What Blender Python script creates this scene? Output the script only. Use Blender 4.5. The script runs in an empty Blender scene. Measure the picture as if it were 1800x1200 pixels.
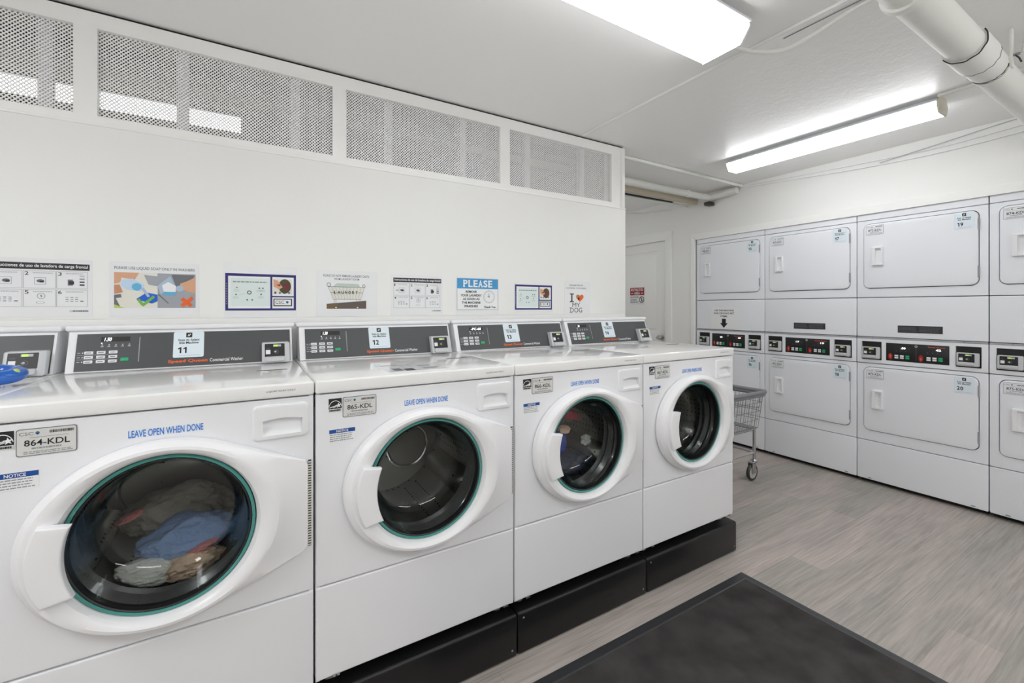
import bpy, bmesh, math, random
from math import sin, cos, pi, radians, sqrt, atan2
from mathutils import Vector, Matrix, noise
from mathutils.geometry import tessellate_polygon

SC = bpy.context.scene
COL = SC.collection
random.seed(7)

# ------------------------------------------------------------------ materials
def lin(c):
    return tuple((v/12.92 if v <= .04045 else ((v+.055)/1.055)**2.4) for v in [x/255 for x in c])

MATS = {}
def mat(name, rgb, rough=.5, metal=0., spec=.5, coat=0., emit=None, estr=0., bump=0., bscale=50., bdet=2.):
    if name in MATS: return MATS[name]
    m = bpy.data.materials.new(name); m.use_nodes = True
    nt = m.node_tree; b = nt.nodes['Principled BSDF']
    b.inputs['Base Color'].default_value = (*lin(rgb), 1)
    b.inputs['Roughness'].default_value = rough
    b.inputs['Metallic'].default_value = metal
    b.inputs['Specular IOR Level'].default_value = spec
    b.inputs['Coat Weight'].default_value = coat
    if emit is not None:
        b.inputs['Emission Color'].default_value = (*lin(emit), 1)
        b.inputs['Emission Strength'].default_value = estr
    # every material carries a faint procedural unevenness
    tc = nt.nodes.new('ShaderNodeTexCoord'); nz = nt.nodes.new('ShaderNodeTexNoise')
    nz.inputs['Scale'].default_value = bscale; nz.inputs['Detail'].default_value = bdet
    nt.links.new(tc.outputs['Object'], nz.inputs['Vector'])
    if bump > 0:
        bp = nt.nodes.new('ShaderNodeBump'); bp.inputs['Strength'].default_value = bump
        bp.inputs['Distance'].default_value = .01
        nt.links.new(nz.outputs['Fac'], bp.inputs['Height']); nt.links.new(bp.outputs['Normal'], b.inputs['Normal'])
    else:
        mr = nt.nodes.new('ShaderNodeMapRange')
        mr.inputs['To Min'].default_value = max(0, rough-.012); mr.inputs['To Max'].default_value = min(1, rough+.012)
        nt.links.new(nz.outputs['Fac'], mr.inputs['Value']); nt.links.new(mr.outputs['Result'], b.inputs['Roughness'])
    MATS[name] = m
    return m

M = dict(
 enamel = mat('enamel', (234,235,238), .30, spec=.5, bscale=60),
 enamel_top = mat('enamel_top', (240,240,239), .14, spec=.6, coat=.3, bscale=60),
 enamel_dry = mat('enamel_dry', (233,235,240), .32, bscale=60),
 plastic = mat('plastic', (234,235,237), .35, bscale=20),
 plastic_w = mat('plastic_w', (238,238,240), .3, bscale=20),
 grey_fascia = mat('grey_fascia', (74,76,78), .42, bscale=60),
 black = mat('black', (24,24,26), .4),
 blackprint = mat('blackprint', (28,28,30), .6),
 soft_black = mat('soft_black', (48,48,52), .6),
 rubber = mat('rubber', (54,55,57), .34, bump=.05, bscale=80),
 seal = mat('seal', (30,31,32), .26, coat=.3),
 dark_void = mat('dark_void', (18,18,19), .7),
 teal = mat('teal', (70,150,142), .18, coat=.5),
 steel = mat('steel', (150,150,152), .28, metal=1.),
 chrome = mat('chrome', (200,200,202), .16, metal=1.),
 silver = mat('silver', (196,198,200), .35, spec=.5),
 silver_d = mat('silver_d', (150,152,155), .4),
 white_paint = mat('white_paint', (235,235,233), .5, bump=.04, bscale=120),
 trim_paint = mat('trim_paint', (240,240,238), .42, bump=.03, bscale=90),
 lath = mat('lath', (240,240,240), .5),
 bare_board = mat('bare_board', (58,55,50), .85),
 stud = mat('stud', (222,222,226), .6, bump=.06, bscale=40),
 pipe_paint = mat('pipe_paint', (233,234,229), .5, bump=.12, bscale=35),
 paper = mat('paper', (236,237,238), .5),
 paper_gloss = mat('paper_gloss', (233,234,236), .22, coat=.3),
 paper_blue = mat('paper_blue', (222,234,242), .4),
 plate_pale = mat('plate_pale', (228,230,233), .4),
 label_grey = mat('label_grey', (216,216,212), .4),
 ink_grey = mat('ink_grey', (150,152,156), .6),
 ink_mid = mat('ink_mid', (105,107,112), .6),
 ink_light = mat('ink_light', (188,190,194), .6),
 blue_text = mat('blue_text', (28,122,214), .5),
 notice_blue = mat('notice_blue', (12,74,152), .5),
 navy = mat('navy', (44,40,112), .5),
 sky = mat('sky', (66,150,202), .5),
 orange = mat('orange', (232,98,36), .5),
 orange_dim = mat('orange_dim', (176,74,30), .5),
 green = mat('green', (36,170,112), .4),
 check = mat('check', (112,178,76), .5),
 red = mat('red', (150,30,38), .45),
 gear = mat('gear', (40,120,150), .5),
 led = mat('led', (240,240,240), .4, emit=(255,255,255), estr=1.2),
 lcd = mat('lcd', (190,230,90), .4, emit=(190,240,90), estr=.35),
 base_black = mat('base_black', (19,19,20), .34, spec=.4, bump=.02, bscale=25),
 skin = mat('skin', (214,164,132), .6),
 skin2 = mat('skin2', (196,140,108), .6),
 cloth_blue = mat('cloth_blue', (140,168,214), .9, bump=.4, bscale=90),
 cloth_grey = mat('cloth_grey', (186,180,170), .9, bump=.4, bscale=90),
 cloth_white = mat('cloth_white', (240,238,230), .9, bump=.4, bscale=90),
 cloth_beige = mat('cloth_beige', (232,200,174), .9, bump=.4, bscale=90),
 cloth_pink = mat('cloth_pink', (206,130,130), .9, bump=.4, bscale=90),
 cloth_red = mat('cloth_red', (206,54,76), .9, bump=.4, bscale=90),
 cloth_navy = mat('cloth_navy', (46,56,82), .9, bump=.4, bscale=90),
 cloth_royal = mat('cloth_royal', (40,76,170), .9, bump=.4, bscale=90),
 blue_gloss = mat('blue_gloss', (18,96,190), .22, coat=.4),
 lime = mat('lime', (190,206,104), .4),
 wire = mat('wire', (150,151,150), .4, metal=.6),
 bumper = mat('bumper', (128,130,134), .55, bump=.05, bscale=60),
 stain = mat('stain', (204,194,174), .6, bump=.15, bscale=30),
 cream = mat('cream', (222,218,202), .5),
 caster_grey = mat('caster_grey', (196,194,186), .5),
 brown1 = mat('brown1', (112,92,66), .6), brown2 = mat('brown2', (98,88,78), .6),
 sage = mat('sage', (190,204,196), .6), offwhite = mat('offwhite', (224,222,212), .6),
 steel_blue = mat('steel_blue', (170,190,210), .5), bottle = mat('bottle', (190,212,236), .5),
 liquid = mat('liquid', (30,96,206), .4), grey_img = mat('grey_img', (160,164,170), .6),
 grey_img2 = mat('grey_img2', (110,112,118), .6), aqua = mat('aqua', (96,176,214), .5),
 mint = mat('mint', (218,230,228), .5), fruit = mat('fruit', (214,120,100), .6), olive = mat('olive', (74,72,50), .6),
 wine = mat('wine', (116,46,48), .6), heart_brown = mat('heart_brown', (176,126,68), .6), choc=mat('choc',(84,34,10),.6),
 lamp_metal = mat('lamp_metal', (226,228,232), .4),
)

def special_materials():
    # fluorescent diffuser
    m = bpy.data.materials.new('diffuser'); m.use_nodes = True; nt = m.node_tree
    b = nt.nodes['Principled BSDF']; b.inputs['Base Color'].default_value = (.9,.9,.9,1); b.inputs['Roughness'].default_value = .4
    b.inputs['Emission Color'].default_value = (.968,.984,1,1); b.inputs['Emission Strength'].default_value = LAMP
    M['diffuser'] = m
    for nm, k in (('diffuser_slim', LAMP_SLIM), ('fill_room', FILL_ROOM), ('diffuser_far', LAMP_FAR), ('fill_hall', FILL_HALL), ('fill_left', FILL_LEFT)):
        m2 = m.copy(); m2.name = nm; m2.node_tree.nodes['Principled BSDF'].inputs['Emission Strength'].default_value = k; M[nm] = m2
    # thin door glass
    m = bpy.data.materials.new('door_glass'); m.use_nodes = True; nt = m.node_tree; nt.nodes.clear()
    o = nt.nodes.new('ShaderNodeOutputMaterial'); mx = nt.nodes.new('ShaderNodeMixShader')
    tr = nt.nodes.new('ShaderNodeBsdfTransparent'); tc_ = nt.nodes.new('ShaderNodeValToRGB'); tc_.color_ramp.elements[0].position = .45; tc_.color_ramp.elements[0].color = (.97,.985,.98,1); tc_.color_ramp.elements[1].position = .95; tc_.color_ramp.elements[1].color = (.30,.60,.58,1)
    gl = nt.nodes.new('ShaderNodeBsdfGlossy'); gl.inputs['Roughness'].default_value = .03
    lw = nt.nodes.new('ShaderNodeLayerWeight'); lw.inputs['Blend'].default_value = .5
    mr = nt.nodes.new('ShaderNodeMapRange'); mr.inputs['To Min'].default_value = 0; mr.inputs['To Max'].default_value = 1
    nt.links.new(lw.outputs['Facing'], mr.inputs['Value']); nt.links.new(lw.outputs['Facing'], tc_.inputs['Fac']); nt.links.new(tc_.outputs['Color'], tr.inputs['Color'])
    pw = nt.nodes.new('ShaderNodeMath'); pw.operation = 'POWER'; pw.inputs[1].default_value = 2.6
    nt.links.new(mr.outputs['Result'], pw.inputs[0])
    ad = nt.nodes.new('ShaderNodeMath'); ad.operation = 'MULTIPLY_ADD'; ad.inputs[1].default_value = .7; ad.inputs[2].default_value = .028; nt.links.new(pw.outputs[0], ad.inputs[0])
    nt.links.new(ad.outputs[0], mx.inputs['Fac']); nt.links.new(tr.outputs[0], mx.inputs[1]); nt.links.new(gl.outputs[0], mx.inputs[2])
    nt.links.new(mx.outputs[0], o.inputs['Surface']); M['door_glass'] = m
    # perforated drum steel
    m = bpy.data.materials.new('drum_steel'); m.use_nodes = True; nt = m.node_tree; b = nt.nodes['Principled BSDF']
    b.inputs['Metallic'].default_value = .85; b.inputs['Roughness'].default_value = .32
    tc = nt.nodes.new('ShaderNodeTexCoord'); v = nt.nodes.new('ShaderNodeTexVoronoi'); v.inputs['Scale'].default_value = 42
    v.inputs['Randomness'].default_value = .12
    r = nt.nodes.new('ShaderNodeValToRGB'); r.color_ramp.elements[0].position = .16; r.color_ramp.elements[0].color = (.01,.01,.01,1)
    r.color_ramp.elements[1].position = .2; r.color_ramp.elements[1].color = (.36,.355,.335,1)
    nt.links.new(tc.outputs['Object'], v.inputs['Vector']); nt.links.new(v.outputs['Distance'], r.inputs['Fac']); nt.links.new(r.outputs['Color'], b.inputs['Base Color'])
    M['drum_steel'] = m
    # vinyl plank floor, planks along X
    m = bpy.data.materials.new('vinyl_plank'); m.use_nodes = True; nt = m.node_tree; b = nt.nodes['Principled BSDF']
    tc = nt.nodes.new('ShaderNodeTexCoord')
    br = nt.nodes.new('ShaderNodeTexBrick'); br.offset = .37; br.inputs['Scale'].default_value = 1
    br.inputs['Brick Width'].default_value = 1.22; br.inputs['Row Height'].default_value = .152
    br.inputs['Mortar Size'].default_value = .0007; br.inputs['Mortar Smooth'].default_value = .3; br.inputs['Bias'].default_value = 0
    br.inputs['Color1'].default_value = (*lin((208,196,191)),1); br.inputs['Color2'].default_value = (*lin((180,177,170)),1)
    br.inputs['Mortar'].default_value = (*lin((160,153,147)),1)
    mp = nt.nodes.new('ShaderNodeMapping'); mp.inputs['Scale'].default_value = (1.3, 34, 1)
    n1 = nt.nodes.new('ShaderNodeTexNoise'); n1.inputs['Scale'].default_value = 2.6; n1.inputs['Detail'].default_value = 11; n1.inputs['Roughness'].default_value = .62; n1.inputs['Distortion'].default_value = .4
    n2 = nt.nodes.new('ShaderNodeTexNoise'); n2.inputs['Scale'].default_value = 1.1; n2.inputs['Detail'].default_value = 4; n2.inputs['Distortion'].default_value = 1.0
    mp2 = nt.nodes.new('ShaderNodeMapping'); mp2.inputs['Scale'].default_value = (1.2, 6, 1)
    r1 = nt.nodes.new('ShaderNodeValToRGB'); r1.color_ramp.elements[0].position = .3; r1.color_ramp.elements[1].position = .72
    r1.color_ramp.elements[0].color = (.64,.63,.62,1); r1.color_ramp.elements[1].color = (1,1,1,1)
    r2 = nt.nodes.new('ShaderNodeValToRGB'); r2.color_ramp.elements[0].position = .35; r2.color_ramp.elements[1].position = .7
    r2.color_ramp.elements[0].color = (.80,.81,.80,1); r2.color_ramp.elements[1].color = (1.03,1.0,.98,1)
    a = nt.nodes.new('ShaderNodeMix'); a.data_type = 'RGBA'; a.blend_type = 'MULTIPLY'; a.inputs['Factor'].default_value = 1
    c = nt.nodes.new('ShaderNodeMix'); c.data_type = 'RGBA'; c.blend_type = 'MULTIPLY'; c.inputs['Factor'].default_value = 1
    L = nt.links.new
    L(tc.outputs['Object'], br.inputs['Vector']); L(tc.outputs['Object'], mp.inputs['Vector']); L(tc.outputs['Object'], mp2.inputs['Vector'])
    L(mp.outputs[0], n1.inputs['Vector']); L(mp2.outputs[0], n2.inputs['Vector']); L(n1.outputs['Fac'], r1.inputs['Fac']); L(n2.outputs['Fac'], r2.inputs['Fac'])
    L(br.outputs['Color'], a.inputs[6]); L(r1.outputs['Color'], a.inputs[7]); L(a.outputs[2], c.inputs[6]); L(r2.outputs['Color'], c.inputs[7])
    L(c.outputs[2], b.inputs['Base Color']); b.inputs['Roughness'].default_value = .5
    bp = nt.nodes.new('ShaderNodeBump'); bp.inputs['Strength'].default_value = .12; bp.inputs['Distance'].default_value = .004
    L(n1.outputs['Fac'], bp.inputs['Height']); L(bp.outputs['Normal'], b.inputs['Normal'])
    M['vinyl_plank'] = m
    # ceiling: smooth board on the left, lumpy painted concrete on the right of the batten
    m = bpy.data.materials.new('ceiling_paint'); m.use_nodes = True; nt = m.node_tree; b = nt.nodes['Principled BSDF']; L = nt.links.new
    b.inputs['Base Color'].default_value = (*lin((244,244,243)),1); b.inputs['Roughness'].default_value = .36
    tc = nt.nodes.new('ShaderNodeTexCoord'); sx = nt.nodes.new('ShaderNodeSeparateXYZ'); L(tc.outputs['Object'], sx.inputs[0])
    gt = nt.nodes.new('ShaderNodeMath'); gt.operation = 'GREATER_THAN'; gt.inputs[1].default_value = 1.905; L(sx.outputs['X'], gt.inputs[0])
    n1 = nt.nodes.new('ShaderNodeTexNoise'); n1.inputs['Scale'].default_value = 17; n1.inputs['Detail'].default_value = 9; n1.inputs['Roughness'].default_value = .66; n1.inputs['Distortion'].default_value = .25
    L(tc.outputs['Object'], n1.inputs['Vector'])
    mu = nt.nodes.new('ShaderNodeMath'); mu.operation = 'MULTIPLY_ADD'; mu.inputs[1].default_value = .13; mu.inputs[2].default_value = .012; L(gt.outputs[0], mu.inputs[0])
    bp = nt.nodes.new('ShaderNodeBump'); bp.inputs['Distance'].default_value = .02; L(n1.outputs['Fac'], bp.inputs['Height']); L(mu.outputs[0], bp.inputs['Strength']); L(bp.outputs['Normal'], b.inputs['Normal'])
    M['ceiling_paint'] = m
    # tan boards of the back room
    m = bpy.data.materials.new('tan_board'); m.use_nodes = True; nt = m.node_tree; b = nt.nodes['Principled BSDF']; L = nt.links.new
    tc = nt.nodes.new('ShaderNodeTexCoord'); n1 = nt.nodes.new('ShaderNodeTexNoise'); n1.inputs['Scale'].default_value = 3; n1.inputs['Detail'].default_value = 5
    r = nt.nodes.new('ShaderNodeValToRGB'); r.color_ramp.elements[0].position=.3; r.color_ramp.elements[1].position=.7
    r.color_ramp.elements[0].color = (*lin((150,142,118)),1); r.color_ramp.elements[1].color = (*lin((206,198,172)),1)
    L(tc.outputs['Object'], n1.inputs['Vector']); L(n1.outputs['Fac'], r.inputs['Fac']); L(r.outputs['Color'], b.inputs['Base Color']); b.inputs['Roughness'].default_value=.8
    M['tan_board'] = m
    # carpet mat pile
    m = bpy.data.materials.new('mat_pile'); m.use_nodes = True; nt = m.node_tree; b = nt.nodes['Principled BSDF']; L = nt.links.new
    tc = nt.nodes.new('ShaderNodeTexCoord'); n1 = nt.nodes.new('ShaderNodeTexNoise'); n1.inputs['Scale'].default_value = 7; n1.inputs['Detail'].default_value = 8
    n2 = nt.nodes.new('ShaderNodeTexNoise'); n2.inputs['Scale'].default_value = 420; n2.inputs['Detail'].default_value = 2
    r = nt.nodes.new('ShaderNodeValToRGB'); r.color_ramp.elements[0].position=.32; r.color_ramp.elements[1].position=.75
    r.color_ramp.elements[0].color = (*lin((56,54,53)),1); r.color_ramp.elements[1].color = (*lin((82,80,79)),1)
    L(tc.outputs['Object'], n1.inputs['Vector']); L(tc.outputs['Object'], n2.inputs['Vector']); L(n1.outputs['Fac'], r.inputs['Fac']); L(r.outputs['Color'], b.inputs['Base Color'])
    b.inputs['Roughness'].default_value=.95; b.inputs['Specular IOR Level'].default_value=.1
    bp = nt.nodes.new('ShaderNodeBump'); bp.inputs['Strength'].default_value=.6; bp.inputs['Distance'].default_value=.003; L(n2.outputs['Fac'], bp.inputs['Height']); L(bp.outputs['Normal'], b.inputs['Normal'])
    M['mat_pile'] = m

# ------------------------------------------------------------------ mesh builder
_TXT = {}
def text_geo(s, bold):
    k = (s, bold)
    if k in _TXT: return _TXT[k]
    cu = bpy.data.curves.new('lettering', 'FONT'); cu.body = s; cu.resolution_u = 3; cu.offset = bold
    ob = bpy.data.objects.new('lettering', cu)
    me = bpy.data.meshes.new_from_object(ob)
    vs = [(v.co.x, v.co.y) for v in me.vertices]; fs = [list(p.vertices) for p in me.polygons]
    bpy.data.objects.remove(ob); bpy.data.curves.remove(cu); bpy.data.meshes.remove(me)
    xs = [v[0] for v in vs]; ys = [v[1] for v in vs]
    x0, x1, y0, y1 = min(xs), max(xs), min(ys), max(ys)
    vs = [((x-x0)/(x1-x0), (y-y0)/(y1-y0)) for x, y in vs]
    _TXT[k] = (vs, fs); return _TXT[k]

def rrect(x0, x1, z0, z1, r=.01, n=6):
    """counter-clockwise rounded rectangle"""
    if r <= 0: return [(x0,z0),(x1,z0),(x1,z1),(x0,z1)]
    out = []
    for cx, cz, a0 in ((x1-r,z0+r,-pi/2),(x1-r,z1-r,0),(x0+r,z1-r,pi/2),(x0+r,z0+r,pi)):
        for i in range(n+1):
            a = a0 + pi/2*i/n; out.append((cx+r*cos(a), cz+r*sin(a)))
    return out
def circ(cx, cz, r, n=64, rz=None):
    return [(cx+r*cos(2*pi*i/n), cz+(rz or r)*sin(2*pi*i/n)) for i in range(n)]
def inset(o, d):
    n = len(o); out = []
    for i in range(n):
        a, b, c = Vector(o[i-1]), Vector(o[i]), Vector(o[(i+1) % n])
        e1, e2 = (b-a), (c-b)
        if e1.length < 1e-9 or e2.length < 1e-9: out.append(tuple(b)); continue
        e1.normalize(); e2.normalize()
        n1, n2 = Vector((-e1.y, e1.x)), Vector((-e2.y, e2.x))
        m = n1+n2
        if m.length < 1e-6: m = n1
        m.normalize(); k = max(.3, m.dot(n1))
        out.append((b.x+m.x*d/k, b.y+m.y*d/k))
    return out

class MB:
    def __init__(s, off=(0,0,0), xf=None):
        s.v = []; s.f = []; s.mi = []; s.mats = []; s.off = Vector(off); s.xf = xf
    def m(s, name):
        mt = M[name]
        if mt not in s.mats: s.mats.append(mt)
        return s.mats.index(mt)
    def add(s, vs, fs, mt):
        k = len(s.v); i = s.m(mt)
        for p in vs:
            if s.xf: p = s.xf(p)
            s.v.append(Vector(p)+s.off)
        for f in fs: s.f.append([a+k for a in f]); s.mi.append(i)
    def poly(s, pts, mt): s.add(pts, [list(range(len(pts)))], mt)
    def rect(s, x0, x1, z0, z1, y, mt): s.add([(x0,y,z0),(x1,y,z0),(x1,y,z1),(x0,y,z1)], [[0,1,2,3]], mt)
    def flat(s, pts, y, mt):
        t = tessellate_polygon([[Vector((p[0],p[1],0)) for p in pts]])
        s.add([(p[0],y,p[1]) for p in pts], [list(a) for a in t], mt)
    def disc(s, x, z, r, y, mt, n=20, rz=None): s.add([(p[0],y,p[1]) for p in circ(x,z,r,n,rz)], [list(range(n))], mt)
    def ring(s, x, z, r0, r1, y, mt, n=24, k=1.):
        vs = [(x+r*cos(2*pi*i/n), y, z+k*r*sin(2*pi*i/n)) for r in (r0,r1) for i in range(n)]
        s.add(vs, [[i,(i+1)%n,n+(i+1)%n,n+i] for i in range(n)], mt)
    def line(s, x0, z0, x1, z1, w, y, mt):
        d = Vector((x1-x0, z1-z0)); d.normalize(); nx, nz = -d.y*w/2, d.x*w/2
        s.add([(x0+nx,y,z0+nz),(x1+nx,y,z1+nz),(x1-nx,y,z1-nz),(x0-nx,y,z0-nz)], [[0,1,2,3]], mt)
    def frame(s, x0, x1, z0, z1, w, y, mt):
        s.rect(x0,x1,z1-w,z1,y,mt); s.rect(x0,x1,z0,z0+w,y,mt); s.rect(x0,x0+w,z0+w,z1-w,y,mt); s.rect(x1-w,x1,z0+w,z1-w,y,mt)
    def text(s, t, x0, x1, z0, z1, y, mt, bold=0., shear=0., rise=0.):
        vs, fs = text_geo(t, bold)
        s.add([(x0+a*(x1-x0)+shear*b*(z1-z0), y, z0+b*(z1-z0)+rise*a) for a, b in vs], fs, mt)
    def scrawl(s, x0, x1, z0, z1, n, y, mt, seed=1, fill=.5):
        """rows of print too small to read"""
        rn = random.Random(seed); h = (z1-z0)/n
        for i in range(n):
            z = z1-(i+.5)*h; x = x0; end = x1-(x1-x0)*rn.uniform(0,.12)
            while x < end:
                w = (x1-x0)*rn.uniform(.05,.14); xe = min(end, x+w)
                s.rect(x, xe, z-h*fill/2, z+h*fill/2, y, mt); x = xe+(x1-x0)*.02
    def box(s, x0, x1, y0, y1, z0, z1, mt, bev=0., seg=2):
        bm = bmesh.new(); bmesh.ops.create_cube(bm, size=1)
        for v in bm.verts: v.co = Vector((x0+(v.co.x+.5)*(x1-x0), y0+(v.co.y+.5)*(y1-y0), z0+(v.co.z+.5)*(z1-z0)))
        if bev: bmesh.ops.bevel(bm, geom=bm.edges[:], offset=bev, segments=seg, affect='EDGES', profile=.5)
        s.bm(bm, mt)
    def bm(s, bm, mt):
        bm.verts.index_update()
        s.add([tuple(v.co) for v in bm.verts], [[v.index for v in f.verts] for f in bm.faces], mt); bm.free()
    def plate(s, outl, holes, y0, y1, mt, bev=0., back=True, seg=3):
        """solid sheet in the xz plane; front at y0, back at y1; outl and holes run counter-clockwise"""
        rings = [(outl, y1)]
        if bev:
            for i in range(seg+1):
                a = pi/2*i/seg; rings.append((inset(outl, bev*(1-cos(a))), y0+bev*(1-sin(a))))
        else: rings.append((outl, y0))
        n = len(outl); vs = [(p[0],y,p[1]) for o, y in rings for p in o]
        fs = [[k*n+i, k*n+(i+1)%n, (k+1)*n+(i+1)%n, (k+1)*n+i] for k in range(len(rings)-1) for i in range(n)]
        s.add(vs, fs, mt)
        fo = rings[-1][0]
        for o, y, go in ((fo, y0, True), (outl, y1, back)):
            if not go: continue
            loops = [[Vector((p[0],p[1],0)) for p in o]]+[[Vector((p[0],p[1],0)) for p in h] for h in holes]
            t = tessellate_polygon(loops); al = [p for l in loops for p in l]
            s.add([(p.x,y,p.y) for p in al], [list(a) for a in t], mt)
        for h in holes:
            k = len(h); s.add([(p[0],y,p[1]) for y in (y0,y1) for p in h], [[i,(i+1)%k,k+(i+1)%k,k+i] for i in range(k)], mt)
    def lathe(s, prof, cx, cz, mt, n=64, axis='y', cy=0.):
        """prof = [(radius, position on axis)]"""
        vs = []; fs = []
        for r, y in prof:
            for i in range(n):
                a = 2*pi*i/n
                if axis == 'y': vs.append((cx+r*cos(a), y, cz+r*sin(a)))
                elif axis == 'z': vs.append((cx+r*cos(a), cy+r*sin(a), y))
                else: vs.append((y, cy+r*cos(a), cz+r*sin(a)))
        for k in range(len(prof)-1):
            for i in range(n): fs.append([k*n+i, k*n+(i+1)%n, (k+1)*n+(i+1)%n, (k+1)*n+i])
        s.add(vs, fs, mt)
    def tube(s, pts, r, mt, n=10, closed=False, caps=True):
        pts = [Vector(p) for p in pts]; N = len(pts); vs = []; fs = []
        rs = r if isinstance(r, (list,tuple)) else [r]*N
        up = None
        for i, p in enumerate(pts):
            a = pts[i-1] if (i > 0 or closed) else pts[i]; b = pts[(i+1) % N] if (i < N-1 or closed) else pts[i]
            t = (b-a).normalized()
            if up is None:
                up = t.orthogonal().normalized()
            up = (up-t*up.dot(t)).normalized(); w = t.cross(up)
            for k in range(n):
                an = 2*pi*k/n; vs.append(tuple(p+(up*cos(an)+w*sin(an))*rs[i]))
        for i in range(N if closed else N-1):
            j = (i+1) % N
            for k in range(n): fs.append([i*n+k, i*n+(k+1)%n, j*n+(k+1)%n, j*n+k])
        if caps and not closed: fs.append(list(range(n))[::-1]); fs.append([(N-1)*n+k for k in range(n)])
        s.add(vs, fs, mt)
    def extrude(s, prof, x0, x1, mt):
        """prof = [(y,z)] closed, swept along x"""
        n = len(prof); vs = [(x,p[0],p[1]) for x in (x0,x1) for p in prof]
        fs = [[i,(i+1)%n,n+(i+1)%n,n+i] for i in range(n)]
        t = tessellate_polygon([[Vector((p[0],p[1],0)) for p in prof]])
        fs += [list(a) for a in t]+[[n+b for b in a] for a in t]
        s.add(vs, fs, mt)
    def mesh(s, name, angle=35, recalc=True, smooth=True):
        me = bpy.data.meshes.new(name); me.from_pydata([tuple(v) for v in s.v], [], s.f)
        for mt in s.mats: me.materials.append(mt)
        me.polygons.foreach_set('material_index', s.mi)
        if recalc:
            bm = bmesh.new(); bm.from_mesh(me); bmesh.ops.remove_doubles(bm, verts=bm.verts, dist=1e-5)
            bmesh.ops.recalc_face_normals(bm, faces=bm.faces); bm.to_mesh(me); bm.free()
        if smooth:
            me.polygons.foreach_set('use_smooth', [True]*len(me.polygons)); me.set_sharp_from_angle(angle=radians(angle))
        me.update(); return me
    def build(s, name, parent=None, loc=None, **k):
        return obj(name, s.mesh(name, **k), parent, loc)

def obj(name, me, parent=None, loc=None):
    o = bpy.data.objects.new(name, me); COL.objects.link(o)
    if parent: o.parent = parent
    if loc: o.location = loc
    return o
def tag(o, label=None, cat=None, group=None, kind=None):
    if label: o['label'] = label
    if cat: o['category'] = cat
    if group: o['group'] = group
    if kind: o['kind'] = kind
    return o
def thing(name, label, cat, loc=(0,0,0), rotz=0., group=None):
    o = bpy.data.objects.new(name, None); COL.objects.link(o); o.location = loc; o.rotation_euler = (0,0,rotz)
    o.empty_display_size = .1
    return tag(o, label, cat, group)
def struct(o): o['kind'] = 'structure'; return o
def dup(o, loc, label=None):
    c = o.copy(); COL.objects.link(c); c.location = loc
    if label: c['label'] = label
    for ch in o.children:
        d = ch.copy(); COL.objects.link(d); d.parent = c
        for g in ch.children:
            e = g.copy(); COL.objects.link(e); e.parent = d
    return c

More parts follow.
